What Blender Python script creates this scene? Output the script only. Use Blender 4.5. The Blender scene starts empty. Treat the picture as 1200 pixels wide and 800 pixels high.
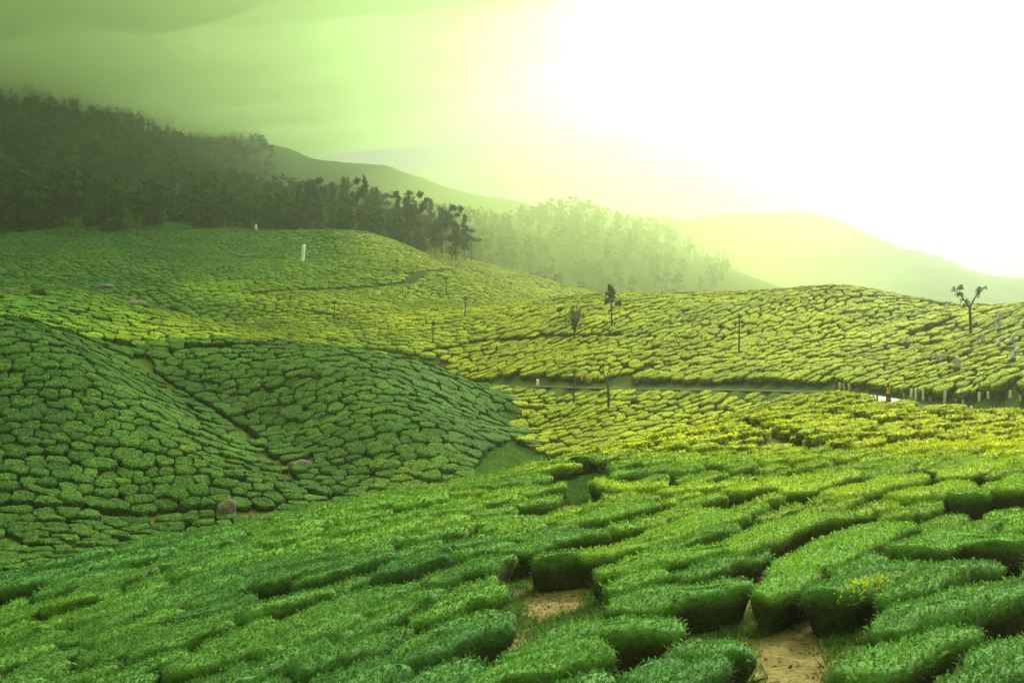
import bpy, math, random
import numpy as np
from math import radians

rng = np.random.default_rng(7)
random.seed(7)
SC = bpy.context.scene
COL = SC.collection

# ------------------------------------------------------------------ camera
F = 1300.0            # focal length in pixels of the 1200x800 photograph
HZ = 310.0            # row of the eye level in the photograph
cam_d = bpy.data.cameras.new('camera')
cam = bpy.data.objects.new('camera', cam_d)
COL.objects.link(cam)
cam.location = (0, 0, 0)
cam.rotation_euler = (radians(90), 0, 0)
cam_d.sensor_width = 36.0
cam_d.lens = 36.0 * F / 1200.0
cam_d.shift_y = -(400.0 - HZ) / 1200.0
cam_d.clip_start = 0.1
cam_d.clip_end = 20000
SC.camera = cam

# ------------------------------------------------------------------ light
SUN_AZ = radians(28)      # to the right of straight ahead
SUN_EL = radians(33)
sd = np.array([math.sin(SUN_AZ) * math.cos(SUN_EL), math.cos(SUN_AZ) * math.cos(SUN_EL), math.sin(SUN_EL)])
sun_d = bpy.data.lights.new('sun', 'SUN')
sun = bpy.data.objects.new('sun', sun_d)
COL.objects.link(sun)
sun_d.energy = 5.0
sun_d.angle = radians(12)
sun_d.color = (1.0, 0.98, 0.90)
from mathutils import Vector
sun.rotation_euler = Vector(sd).to_track_quat('Z', 'Y').to_euler()

world = bpy.data.worlds.new('World')
SC.world = world
world.use_nodes = True
wn, wl = world.node_tree.nodes, world.node_tree.links
wn.clear()
w_out = wn.new('ShaderNodeOutputWorld')
w_bg = wn.new('ShaderNodeBackground')
w_sky = wn.new('ShaderNodeTexSky')
w_sky.sky_type = 'NISHITA'
w_sky.sun_disc = False
w_sky.sun_elevation = SUN_EL
w_sky.sun_rotation = SUN_AZ
w_sky.dust_density = 1.0
w_geo = wn.new('ShaderNodeTexCoord')
w_dot = wn.new('ShaderNodeVectorMath'); w_dot.operation = 'DOT_PRODUCT'
w_dot.inputs[1].default_value = tuple(sd)
w_ramp = wn.new('ShaderNodeValToRGB')
cr = w_ramp.color_ramp
cr.interpolation = 'EASE'
cr.interpolation = 'LINEAR'
cr.elements[0].position = 0.0; cr.elements[0].color = (0.10, 0.19, 0.06, 1)
cr.elements[1].position = 1.0; cr.elements[1].color = (1.0, 1.0, 0.97, 1)
for pos, c in ((0.52, (0.10, 0.18, 0.05, 1)), (0.63, (0.12, 0.20, 0.06, 1)), (0.71, (0.20, 0.25, 0.13, 1)), (0.78, (0.32, 0.335, 0.28, 1)), (0.85, (0.62, 0.635, 0.62, 1)), (0.92, (0.98, 0.99, 0.98, 1))):
    e = cr.elements.new(pos); e.color = c
w_mix = wn.new('ShaderNodeMix'); w_mix.data_type = 'RGBA'; w_mix.blend_type = 'ADD'
w_mix.inputs[0].default_value = 0.004
wl.new(w_geo.outputs['Generated'], w_dot.inputs[0])
wl.new(w_dot.outputs['Value'], w_ramp.inputs[0])
wl.new(w_ramp.outputs['Color'], w_mix.inputs[6])
wl.new(w_sky.outputs['Color'], w_mix.inputs[7])
# an overcast sky is brighter overhead than at the skyline
w_sep = wn.new('ShaderNodeSeparateXYZ'); wl.new(w_geo.outputs['Generated'], w_sep.inputs[0])
w_el = wn.new('ShaderNodeMapRange'); w_el.interpolation_type = 'SMOOTHSTEP'
w_el.inputs[1].default_value = 0.22; w_el.inputs[2].default_value = 1.0; w_el.inputs[3].default_value = 0.0; w_el.inputs[4].default_value = 1.0
wl.new(w_sep.outputs[2], w_el.inputs[0])
w_add = wn.new('ShaderNodeMix'); w_add.data_type = 'RGBA'; w_add.blend_type = 'ADD'
wl.new(w_el.outputs[0], w_add.inputs[0]); wl.new(w_mix.outputs[2], w_add.inputs[6]); w_add.inputs[7].default_value = (0.85, 0.9, 0.6, 1)
wl.new(w_add.outputs[2], w_bg.inputs['Color'])
w_bg.inputs['Strength'].default_value = 0.85
wl.new(w_bg.outputs[0], w_out.inputs['Surface'])

SC.view_settings.view_transform = 'Standard'
SC.view_settings.look = 'None'
SC.view_settings.exposure = 1.15
SC.view_settings.gamma = 1.0
SC.render.engine = 'CYCLES'
SC.cycles.use_denoising = True
SC.cycles.max_bounces = 6
SC.cycles.diffuse_bounces = 3
SC.cycles.glossy_bounces = 2
SC.cycles.transmission_bounces = 3
SC.cycles.volume_bounces = 1
SC.cycles.transparent_max_bounces = 8

# ------------------------------------------------------------------ helpers
def tag(o, label=None, cat=None, group=None, kind=None):
    if label: o['label'] = label
    if cat: o['category'] = cat
    if group: o['group'] = group
    if kind: o['kind'] = kind
    return o

def mesh_np(name, V, Q=None, T=None, smooth=True, attrs=None):
    """mesh from numpy arrays: V (n,3), Q quads (m,4), T tris (k,3)"""
    me = bpy.data.meshes.new(name)
    V = np.ascontiguousarray(V, dtype=np.float32)
    nq = 0 if Q is None else len(Q)
    nt = 0 if T is None else len(T)
    me.vertices.add(len(V))
    me.vertices.foreach_set('co', V.ravel())
    loops, starts, totals, cur = [], [], [], 0
    if nq:
        loops.append(np.asarray(Q, np.int32).ravel())
        starts.append(np.arange(nq, dtype=np.int32) * 4); cur = nq * 4
    if nt:
        loops.append(np.asarray(T, np.int32).ravel())
        starts.append(cur + np.arange(nt, dtype=np.int32) * 3)
    loops = np.concatenate(loops); starts = np.concatenate(starts)
    me.loops.add(len(loops)); me.loops.foreach_set('vertex_index', loops)
    me.polygons.add(nq + nt)
    me.polygons.foreach_set('loop_start', starts)
    if smooth:
        me.polygons.foreach_set('use_smooth', np.ones(nq + nt, dtype=bool))
    if attrs:
        for an, av in attrs.items():
            av = np.asarray(av, np.float32)
            if av.ndim == 1:
                a = me.attributes.new(an, 'FLOAT', 'POINT'); a.data.foreach_set('value', av)
            else:
                a = me.attributes.new(an, 'FLOAT_COLOR', 'POINT')
                a.data.foreach_set('color', np.hstack([av, np.ones((len(av), 1), np.float32)]).astype(np.float32).ravel())
    me.update(calc_edges=True)
    return me

def link(name, me, mat=None, parent=None, loc=None):
    o = bpy.data.objects.new(name, me)
    COL.objects.link(o)
    if me is not None and mat is not None:
        me.materials.clear(); me.materials.append(mat)
    if parent is not None: o.parent = parent
    if loc is not None: o.location = loc
    return o

def vnoise(x, y, seed=0):
    """smooth 2-D value noise in -1..1"""
    xi, yi = np.floor(x).astype(np.int64), np.floor(y).astype(np.int64)
    fx, fy = x - xi, y - yi
    fx, fy = fx * fx * (3 - 2 * fx), fy * fy * (3 - 2 * fy)
    def hsh(a, b):
        n = (a * 374761393 + b * 668265263 + seed * 144269) & 0x7fffffff
        n = ((n ^ (n >> 13)) * 1274126177) & 0x7fffffff
        return ((n ^ (n >> 16)) & 0xffff) / 32767.5 - 1
    return ((hsh(xi, yi) * (1 - fx) + hsh(xi + 1, yi) * fx) * (1 - fy)
            + (hsh(xi, yi + 1) * (1 - fx) + hsh(xi + 1, yi + 1) * fx) * fy)

BH_ = 0.72     # height of a clipped bush
# ------------------------------------------------------------------ terrain: canopy-top surface through surveyed points
# each: photo column, photo row, distance ahead (m). The distance comes from bush, tree and post sizes.
CP = """
1200 800 12;900 800 13;600 800 14.5;300 800 17;0 800 20;1200 700 16.2;900 700 17.7;600 700 19.8;300 720 21.5;0 740 23.7
950 610 25.7;1200 620 22.5;700 600 30;500 640 26.6;300 660 26.7;800 560 37.5;1000 560 34;1200 560 31.7;900 520 49.7;1000 500 58.5;1200 510 48;1100 482 73;1200 481 70
1045 483 84;1000 474 92
400 625 29.8;600 580 35.3
0 684 28.6;150 650 30.3;300 612 33.2;400 588 36.3;500 570 39.4;600 553 42.9;700 531 49.3;760 512 58;850 490 73;950 464 100
0 702 38;300 640 46;500 602 56;600 582 60;700 560 66;850 512 88
0 660 72;200 640 80;0 600 84;150 605 88;330 605 90
0 560 89;0 500 97;0 440 106;0 385 115;100 500 100;100 420 112;200 500 104;250 560 95;300 524 110;370 592 93;180 445 124
0 362 134;0 330 185;0 300 240;0 270 310;0 240 350
400 578 97;450 560 101;580 546 105;520 500 112;400 500 112;320 500 116;400 440 125;300 415 133;430 412 136;240 412 133;520 432 139;600 472 134;560 455 143
590 540 109;640 528 113;610 500 130;700 522 112;700 480 128;800 470 128;900 464 122;650 500 123;640 470 140
1200 446 91;1080 450 100;960 443 122;850 444 132;700 442 145;600 432 156
1200 400 112;1200 355 130;1140 367 146;1138 393 134;1050 400 138;1050 350 164;970 335 172;880 347 178;760 347 190;700 345 196
900 400 150;800 400 156;700 400 166;640 362 190;560 396 182;500 412 172
970 350 205;1140 382 195;1200 372 175;850 372 225;760 366 235;700 372 245
300 345 212;545 328 262;430 272 330;350 290 310;480 300 312;540 318 300;600 345 270;640 353 275;450 380 192;350 385 182;400 330 245;250 380 190;160 372 190
180 340 212;100 340 182;100 300 245;200 300 262;200 270 330;300 270 340;100 270 315;500 352 235
500 293 400;580 311 400;650 331 380;690 346 370;600 342 345
600 342 455;700 352 440;850 356 430;1000 360 420;1200 372 420
700 340 470;700 262 610;600 272 610;780 284 610;850 310 610;920 342 620;450 262 450;430 282 385;350 280 380;250 262 370;540 290 470
0 200 460;100 222 450;200 240 450;300 252 450;0 100 660;100 150 620;200 200 610;300 232 560;400 250 560
0 50 830;0 60 1000;100 100 850;200 160 850;300 205 820;400 270 760;500 285 760
370 186 1050;450 198 1050;520 226 1050;560 245 1050;610 252 1050;300 168 1050;200 150 1150;700 300 900;900 340 900;1200 380 900
850 250 1650;930 249 1650;1000 266 1650;1060 300 1650;780 262 1650;700 270 1650;1130 315 1400;1200 330 1400;1060 303 1300;600 280 1650
0 180 1700;300 200 1700;1200 345 1800
0 240 2600;600 300 2600;1200 330 2600
-300 800 23;-300 700 31;-300 640 84;-300 480 115;-300 370 160;-300 270 320;-300 150 480;-300 20 700;-300 60 1000;-300 220 2500
1500 800 11;1500 700 15;1500 600 22;1500 480 63;1500 450 86;1500 400 105;1500 350 125;1500 370 175;1500 385 420;1500 390 900;1500 350 1500;1500 340 2600
"""
P = []
for tok in CP.replace('\n', ';').split(';'):
    tok = tok.split()
    if len(tok) == 3:
        px, py, Y = map(float, tok)
        P.append(((px - 600) / F * Y, Y, (HZ - py) / F * Y))
# road bed (ground level, so the canopy surface lies a bush height above it)
ROAD_PX = [(1290, 489, 84), (1200, 483, 88), (1110, 479, 93), (1060, 473, 97), (1030, 467.5, 103), (1000, 462.5, 110), (960, 459, 119), (900, 457.5, 125), (850, 456.5, 130),
           (750, 455.5, 138), (650, 453, 146), (600, 452, 151), (560, 452, 156), (530, 449, 163)]
ROAD = np.array([((a - 600) / F * Y, Y, (HZ - b) / F * Y) for a, b, Y in ROAD_PX])
for r in ROAD: P.append((r[0], r[1], r[2] + BH_))
# around the camera
for x, y, z in ((0, 0, -0.9), (0, -14, 1.5), (7, 0, -0.3), (-7, 0, -2.2), (0, 6, -3.4), (5, 6, -2.9), (-6, 7, -4.6), (10, -14, 2.0), (-10, -14, 0)):
    P.append((x, y, z))
P = np.array(P)
Y0 = 20.0
def pq(x, y): return np.stack([x / (y + Y0), np.log(y + Y0)], -1)
def phi(r2): return 0.5 * r2 * np.log(r2 + 1e-12)
A = pq(P[:, 0], P[:, 1]); tt = P[:, 2] / (P[:, 1] + Y0)
n = len(A)
K = phi(((A[:, None] - A[None]) ** 2).sum(-1)) + np.eye(n) * 2e-5
Pm = np.hstack([np.ones((n, 1)), A])
W = np.linalg.solve(np.block([[K, Pm], [Pm.T, np.zeros((3, 3))]]), np.concatenate([tt, np.zeros(3)]))
GP, GQ = 520, 760
gp = np.linspace(-0.85, 0.85, GP); gq = np.linspace(math.log(5.0), math.log(2800.0), GQ)
TG = np.zeros((GQ, GP))
for i, qv in enumerate(gq):
    B = np.stack([gp, np.full(GP, qv)], -1)
    TG[i] = phi(((B[:, None] - A[None]) ** 2).sum(-1)) @ W[:n] + W[n] + B @ W[n + 1:]
def top(x, y):
    """height of the clipped canopy surface at world x, y"""
    c = pq(np.asarray(x, float), np.asarray(y, float))
    a = np.clip((c[..., 0] - gp[0]) / (gp[1] - gp[0]), 0, GP - 1.001); b = np.clip((c[..., 1] - gq[0]) / (gq[1] - gq[0]), 0, GQ - 1.001)
    ia, ib = a.astype(int), b.astype(int); fa, fb = a - ia, b - ib
    t = (TG[ib, ia] * (1 - fa) + TG[ib, ia + 1] * fa) * (1 - fb) + (TG[ib + 1, ia] * (1 - fa) + TG[ib + 1, ia + 1] * fa) * fb
    return t * (np.asarray(y, float) + Y0)
BH = BH_
def ground(x, y):
    return top(x, y) - BH
_ys = np.exp(np.linspace(math.log(8), math.log(2500), 3000))
def hit(px, py, off=0.0, ymin=0.0):
    """first point where the sight line through a photo pixel meets the canopy surface (off = -BH: the soil)"""
    x = (px - 600) / F * _ys; z = (HZ - py) / F * _ys
    d = z - (top(x, _ys) + off)
    k = np.nonzero((d < 0) & (_ys > ymin))[0]
    i = k[0] if len(k) else len(_ys) - 1
    return np.array([x[i], _ys[i], z[i]])
def to_px(x, y, z):
    return 600 + F * x / y, HZ - F * z / y
# ------------------------------------------------------------------ materials (procedural)
def new_mat(name):
    m = bpy.data.materials.new(name); m.use_nodes = True
    nt = m.node_tree; nt.nodes.clear()
    out = nt.nodes.new('ShaderNodeOutputMaterial')
    return m, nt.nodes, nt.links, out
def plain(name, col, rough=0.8, var=0.25, scale=8.0, bump=0.0):
    m, N, L, out = new_mat(name)
    b = N.new('ShaderNodeBsdfPrincipled'); b.inputs['Roughness'].default_value = rough
    b.inputs['Specular IOR Level'].default_value = 0.05
    tc = N.new('ShaderNodeTexCoord'); nz = N.new('ShaderNodeTexNoise'); nz.inputs['Scale'].default_value = scale
    nz.inputs['Detail'].default_value = 5
    r = N.new('ShaderNodeValToRGB')
    r.color_ramp.elements[0].position = 0.3; r.color_ramp.elements[1].position = 0.7
    r.color_ramp.elements[0].color = tuple(c * (1 - var) for c in col) + (1,)
    r.color_ramp.elements[1].color = tuple(min(1, c * (1 + var)) for c in col) + (1,)
    L.new(tc.outputs['Object'], nz.inputs['Vector']); L.new(nz.outputs['Fac'], r.inputs[0]); L.new(r.outputs[0], b.inputs['Base Color'])
    if bump:
        bp = N.new('ShaderNodeBump'); bp.inputs['Strength'].default_value = bump; bp.inputs['Distance'].default_value = 0.05
        L.new(nz.outputs['Fac'], bp.inputs['Height']); L.new(bp.outputs[0], b.inputs['Normal'])
    L.new(b.outputs[0], out.inputs[0])
    return m
def leafy(name, mult=(1, 1, 1), trans=0.35, noise=1.0, scale=6.0, bump=0.0, tufts=0.0):
    """foliage: point colour 'tint' varied by noise, part of the light passes through"""
    m, N, L, out = new_mat(name)
    at = N.new('ShaderNodeAttribute'); at.attribute_name = 'tint'
    tc = N.new('ShaderNodeTexCoord'); nz = N.new('ShaderNodeTexNoise'); nz.inputs['Scale'].default_value = scale; nz.inputs['Detail'].default_value = 6; nz.inputs['Roughness'].default_value = 0.65
    mr = N.new('ShaderNodeMapRange'); mr.inputs[1].default_value = 0.3; mr.inputs[2].default_value = 0.7
    mr.inputs[3].default_value = 1 - 0.45 * noise; mr.inputs[4].default_value = 1 + 0.45 * noise
    mx = N.new('ShaderNodeMix'); mx.data_type = 'RGBA'; mx.blend_type = 'MULTIPLY'; mx.inputs[0].default_value = 1
    L.new(tc.outputs['Object'], nz.inputs['Vector']); L.new(nz.outputs['Fac'], mr.inputs[0])
    L.new(at.outputs['Color'], mx.inputs[6]); L.new(mr.outputs[0], mx.inputs[7])
    hgt = nz.outputs['Fac']
    if tufts:      # shoots stand in small tufts with darker leaves between them
        vo = N.new('ShaderNodeTexVoronoi'); vo.inputs['Scale'].default_value = tufts; vo.inputs['Randomness'].default_value = 1.0
        dn_ = N.new('ShaderNodeVectorMath'); dn_.operation = 'MULTIPLY_ADD'
        dn_.inputs[1].default_value = (.25, .25, .25); L.new(nz.outputs['Color'], dn_.inputs[0]); L.new(tc.outputs['Object'], dn_.inputs[2])
        L.new(dn_.outputs[0], vo.inputs['Vector'])
        vr = N.new('ShaderNodeMapRange'); vr.inputs[1].default_value = 0.05; vr.inputs[2].default_value = 0.75; vr.inputs[3].default_value = 1.5; vr.inputs[4].default_value = 0.5
        L.new(vo.outputs['Distance'], vr.inputs[0])
        m3 = N.new('ShaderNodeMix'); m3.data_type = 'RGBA'; m3.blend_type = 'MULTIPLY'; m3.inputs[0].default_value = 1
        L.new(mx.outputs[2], m3.inputs[6]); L.new(vr.outputs[0], m3.inputs[7]); mx = m3; hgt = vr.outputs[0]
    d = N.new('ShaderNodeBsdfPrincipled'); d.inputs['Roughness'].default_value = 0.8; d.inputs['Specular IOR Level'].default_value = 0.05
    t = N.new('ShaderNodeBsdfTranslucent')
    ms = N.new('ShaderNodeMixShader'); ms.inputs[0].default_value = trans
    L.new(mx.outputs[2], d.inputs['Base Color']); L.new(mx.outputs[2], t.inputs['Color'])
    if bump:
        bp = N.new('ShaderNodeBump'); bp.inputs['Strength'].default_value = bump; bp.inputs['Distance'].default_value = 0.12
        L.new(hgt, bp.inputs['Height']); L.new(bp.outputs[0], d.inputs['Normal'])
    if trans > 0:
        L.new(d.outputs[0], ms.inputs[1]); L.new(t.outputs[0], ms.inputs[2]); L.new(ms.outputs[0], out.inputs[0])
    else:
        L.new(d.outputs[0], out.inputs[0])
    return m
M_LEAF = leafy('tea_leaf', trans=0.35, noise=0.5, scale=0.8)
M_SHELL = leafy('tea_foliage', trans=0.0, noise=0.8, scale=7.0, bump=0.6)
M_FAR = leafy('tea_far', trans=0.0, noise=1.0, scale=3.0, bump=1.0, tufts=4.5)
M_TREE = leafy('tree_leaf', trans=0.3, noise=0.5, scale=0.4)
M_BARK = plain('bark', (0.09, 0.07, 0.045), 0.9, 0.35, 6, 0.4)
M_TWIG = plain('tea_wood', (0.07, 0.05, 0.03), 0.9, 0.4, 10, 0.4)
M_ROCK = plain('rock', (0.13, 0.115, 0.085), 0.9, 0.5, 3.5, 1.0)
M_ROAD = plain('pale_road', (0.55, 0.54, 0.48), 0.8, 0.1, 1.5, 0.05)  # pale surface on one short stretch of the road
M_POST = plain('post_wood', (0.55, 0.49, 0.33), 0.85, 0.3, 6, 0.3)
M_CLOTH = leafy('white_cloth', trans=0.6, noise=0.1)

# ground: soil with grass where the survey says so
def ground_mat():
    m, N, L, out = new_mat('soil_and_grass')
    at = N.new('ShaderNodeAttribute'); at.attribute_name = 'grass'
    tc = N.new('ShaderNodeTexCoord')
    n1 = N.new('ShaderNodeTexNoise'); n1.inputs['Scale'].default_value = 0.9; n1.inputs['Detail'].default_value = 8; n1.inputs['Roughness'].default_value = 0.65
    n2 = N.new('ShaderNodeTexNoise'); n2.inputs['Scale'].default_value = 6; n2.inputs['Detail'].default_value = 6
    for q in (n1, n2): L.new(tc.outputs['Object'], q.inputs['Vector'])
    soil = N.new('ShaderNodeValToRGB'); soil.color_ramp.elements[0].position = .3; soil.color_ramp.elements[1].position = .72
    soil.color_ramp.elements[0].color = (0.10, 0.078, 0.028, 1); soil.color_ramp.elements[1].color = (0.205, 0.172, 0.062, 1)
    gr = N.new('ShaderNodeValToRGB'); gr.color_ramp.elements[0].position = .3; gr.color_ramp.elements[1].position = .75
    gr.color_ramp.elements[0].color = (0.048, 0.090, 0.016, 1); gr.color_ramp.elements[1].color = (0.11, 0.155, 0.03, 1)
    L.new(n1.outputs['Fac'], soil.inputs[0]); L.new(n2.outputs['Fac'], gr.inputs[0])
    ad = N.new('ShaderNodeMath'); ad.operation = 'ADD'
    s2 = N.new('ShaderNodeMath'); s2.operation = 'MULTIPLY_ADD'; s2.inputs[1].default_value = 1.1; s2.inputs[2].default_value = -0.55
    L.new(n1.outputs['Fac'], s2.inputs[0]); L.new(at.outputs['Fac'], ad.inputs[0]); L.new(s2.outputs[0], ad.inputs[1])
    st = N.new('ShaderNodeMapRange'); st.inputs[1].default_value = .35; st.inputs[2].default_value = .65
    L.new(ad.outputs[0], st.inputs[0])
    mx = N.new('ShaderNodeMix'); mx.data_type = 'RGBA'
    L.new(st.outputs[0], mx.inputs[0]); L.new(soil.outputs[0], mx.inputs[6]); L.new(gr.outputs[0], mx.inputs[7])
    b = N.new('ShaderNodeBsdfPrincipled'); b.inputs['Roughness'].default_value = .95; b.inputs['Specular IOR Level'].default_value = 0
    bp = N.new('ShaderNodeBump'); bp.inputs['Strength'].default_value = .7; bp.inputs['Distance'].default_value = .12
    L.new(n2.outputs['Fac'], bp.inputs['Height']); L.new(bp.outputs[0], b.inputs['Normal'])
    wa = N.new('ShaderNodeAttribute'); wa.attribute_name = 'wood'  # dark tone: forest undergrowth, and bank shade painted on paths and road edges
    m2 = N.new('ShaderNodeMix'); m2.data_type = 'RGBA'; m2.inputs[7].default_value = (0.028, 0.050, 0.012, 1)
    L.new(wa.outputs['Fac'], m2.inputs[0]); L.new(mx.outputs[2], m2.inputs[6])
    L.new(m2.outputs[2], b.inputs['Base Color']); L.new(b.outputs[0], out.inputs[0])
    return m
M_GROUND = ground_mat()
# ------------------------------------------------------------------ clearings, paths and road corridors (surveyed on the soil)
def poly_world(pts, off=-BH, ymin=0.0):
    return np.array([hit(a, b, off, ymin)[:2] for a, b in pts])
def dist_seg(X, Y, P0, P1):
    d = P1 - P0; L2 = max(1e-9, (d ** 2).sum())
    t = np.clip(((X - P0[0]) * d[0] + (Y - P0[1]) * d[1]) / L2, 0, 1)
    return np.hypot(X - P0[0] - t * d[0], Y - P0[1] - t * d[1])
def dist_line(X, Y, L):
    return np.min([dist_seg(X, Y, L[i], L[i + 1]) for i in range(len(L) - 1)], axis=0)
def inside(X, Y, PG):
    r = np.zeros(np.shape(X), bool)
    for i in range(len(PG)):
        (x0, y0), (x1, y1) = PG[i], PG[(i + 1) % len(PG)]
        if y0 == y1: continue
        r ^= ((y0 > Y) != (y1 > Y)) & (X < (x1 - x0) * (Y - y0) / (y1 - y0) + x0)
    return r
def sdist(X, Y, PG):
    d = dist_line(X, Y, np.vstack([PG, PG[:1]]))
    return np.where(inside(X, Y, PG), -d, d)
# lines: (points, offset, half width free of bushes, grass amount, minimum distance)
LINES = [
    ([(690, 580), (790, 589), (900, 596), (1000, 598), (1080, 606), (1210, 611)], -0.5, 0.75, 0.75, 0),
    ([(866, 497), (895, 509), (930, 526), (960, 536), (1000, 543)], -0.45, 0.42, 0.3, 0),
    ([(-60, 603), (0, 603), (100, 605), (200, 608), (300, 607), (345, 606)], -BH, 0.45, 0.6, 70),
    ([(160, 425), (200, 455), (240, 480), (290, 512), (335, 560), (385, 598)], -BH, 0.35, 0.85, 90),
    ([(-60, 362), (0, 374), (60, 388), (150, 410)], -0.6, 0.8, 0.4, 100),
    ([(225, 410), (300, 409), (430, 411), (480, 420), (520, 431)], -0.6, 0.9, 0.4, 120),
    ([(300, 346), (400, 340), (480, 332), (560, 326)], -0.6, 1.25, 0.5, 180),
    ([(400, 315), (470, 322), (530, 328)], -0.6, 1.0, 0.5, 200),
    ([(360, 367), (400, 372)], -0.6, 1.1, 0.5, 150),
    ([(500, 414), (560, 402), (640, 398), (725, 396)], -0.6, 0.8, 0.5, 150),
    ([(1010, 351), (1055, 352), (1112, 362)], -0.6, 0.7, 0.5, 140),
    ([(1070, 395), (1090, 388), (1118, 376)], -0.6, 0.8, 0.3, 120),
    ([(1050, 408), (1075, 412), (1105, 405)], -0.6, 0.8, 0.3, 110),
    ([(1078, 437), (1110, 428), (1140, 420)], -0.6, 0.7, 0.3, 100),
    ([(720, 445), (745, 440), (765, 432)], -0.6, 0.9, 0.4, 120),
]
LINES_W = [(poly_world(p, off, ym), hw, g) for p, off, hw, g, ym in LINES]
# areas: (polygon, extra metres kept free, grass amount, minimum distance)
AREAS = [
    ([(592, 708), (620, 690), (696, 679), (700, 712), (612, 742)], 0.15, -0.25, 0),
    ([(866, 752), (925, 730), (945, 716), (985, 740), (985, 800), (1000, 840), (875, 840)], 0.15, -0.2, 0),
    ([(655, 578), (672, 565), (706, 560), (704, 586), (668, 588)], 0.2, 0.55, 0),
    ([(556, 556), (572, 532), (602, 520), (620, 528), (656, 544), (636, 558), (566, 570)], 0.0, 0.9, 96),
    ([(150, 424), (170, 420), (184, 434), (168, 440)], 0.0, 0.9, 110),
    ([(338, 546), (366, 538), (368, 550), (340, 554)], 0.0, 0.7, 90),
]
AREAS_W = [(poly_world(p, -BH, ym), ex, g) for p, ex, g, ym in AREAS]
# the same clearings as they must be open at canopy height for the soil to show over the bushes in front
CLEAR_W = [poly_world(p, -0.05, ym) for p, ex, g, ym in AREAS[:4]]
ROAD_HW = 1.75

# ------------------------------------------------------------------ ground sheet
gn_p, gn_q = 230, 400
up = np.linspace(-0.84, 0.84, gn_p); uq = np.linspace(gq[0] + 0.001, gq[-1] - 0.001, gn_q)
QQ, PP = np.meshgrid(np.exp(uq) - Y0, up, indexing='ij')
GX = PP * (QQ + Y0); GY = QQ
GZ = ground(GX, GY)
grass = np.where(GY < 130, 0.42, np.where(GY < 420, 0.62, 1.2))
for Lw, hw, g in LINES_W:
    d = dist_line(GX, GY, Lw); grass = np.where(d < hw * 1.1, g, grass)
for PG, ex, g in AREAS_W:
    d = sdist(GX, GY, PG); w_ = np.clip((ex + 0.5 - d) / 0.6, 0, 1); grass = grass * (1 - w_) + g * w_
FOREST_Y = np.array([(-400, 310), (0, 303), (45, 312), (85, 334), (120, 320), (160, 326), (195, 352), (235, 338), (270, 356), (310, 346), (350, 360), (400, 352), (470, 345), (520, 400), (600, 420), (700, 415), (760, 300), (1700, 260)], float)
gpx = 600 + F * GX / np.maximum(GY, 1)
wood_and_shade = np.clip((GY - np.interp(gpx, FOREST_Y[:, 0], FOREST_Y[:, 1]) - 3) / 6, 0, 1) * np.clip((1050 - GY) / 200, 0, 1) * (GY > 150)
rd = dist_line(GX, GY, ROAD[:, :2])
grass = np.where(rd < 4.0, 0.6, grass)
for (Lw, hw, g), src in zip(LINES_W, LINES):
    if src[4] >= 100: wood_and_shade = np.maximum(wood_and_shade, .85 * (dist_line(GX, GY, Lw) < hw + .5))  # shade of the cut bank painted dark along the distant paths
wood_and_shade = np.maximum(wood_and_shade, np.clip((4.2 - rd) / .6, 0, 1) * np.clip((rd - 1.9) / .4, 0, 1) * .8)  # bank shade painted as a dark band along the road edges
# the road is cut level into the slope
rw = np.clip((3.2 - rd) / 1.2, 0, 1)
rz = np.zeros_like(GX); best = np.full(GX.shape, 1e9)
for i in range(len(ROAD) - 1):
    d = dist_seg(GX, GY, ROAD[i, :2], ROAD[i + 1, :2]); v = ROAD[i + 1] - ROAD[i]
    t = np.clip(((GX - ROAD[i, 0]) * v[0] + (GY - ROAD[i, 1]) * v[1]) / (v[0] ** 2 + v[1] ** 2), 0, 1)
    z = ROAD[i, 2] + t * v[2]; rz = np.where(d < best, z, rz); best = np.minimum(best, d)
GZ = GZ * (1 - rw) + (rz - 0.05) * rw
# small unevenness; rougher on the wild slopes far behind
GZ = GZ + 0.04 * vnoise(GX * 1.3, GY * 1.3, 3) * (GY < 300)
far = np.clip((GY - 650) / 300, 0, 1)
GZ = GZ + far * (6.0 * vnoise(GX / 90, GY / 90, 5) + 3.0 * vnoise(GX / 30, GY / 30, 6) + 1.5 * vnoise(GX / 12, GY / 12, 8))
idx = np.arange(gn_p * gn_q).reshape(gn_q, gn_p)
quads = np.stack([idx[:-1, :-1], idx[:-1, 1:], idx[1:, 1:], idx[1:, :-1]], -1).reshape(-1, 4)
gme = mesh_np('ground', np.stack([GX, GY, GZ], -1).reshape(-1, 3), Q=quads, attrs={'grass': grass.ravel(), 'wood': wood_and_shade.ravel()})  # wood: forest floor tone plus painted bank shade
tag(link('ground', gme, M_GROUND), kind='structure')

# ------------------------------------------------------------------ haze and low cloud
def closed_box(name, lo, hi):
    V = [(x, y, z) for x in (lo[0], hi[0]) for y in (lo[1], hi[1]) for z in (lo[2], hi[2])]
    Q = [(0, 1, 3, 2), (4, 6, 7, 5), (0, 4, 5, 1), (2, 3, 7, 6), (0, 2, 6, 4), (1, 5, 7, 3)]
    return mesh_np(name, np.array(V), Q=np.array(Q), smooth=False)
def vol_mat(name, dens, col, g):
    m, N, L, out = new_mat(name)
    v = N.new('ShaderNodeVolumePrincipled')
    v.inputs['Density'].default_value = dens; v.inputs['Color'].default_value = col + (1,); v.inputs['Anisotropy'].default_value = g
    L.new(v.outputs[0], out.inputs['Volume'])
    return m
HAZE = dict(dens=0.00065, col=(0.65, 0.73, 0.55), g=0.87)
hz = link('haze', closed_box('haze', (-2600, -40, GZ.min() - 1), (2600, 2900, GZ.max() + 60)), vol_mat('mist', **HAZE))
tag(hz, kind='stuff')
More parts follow.
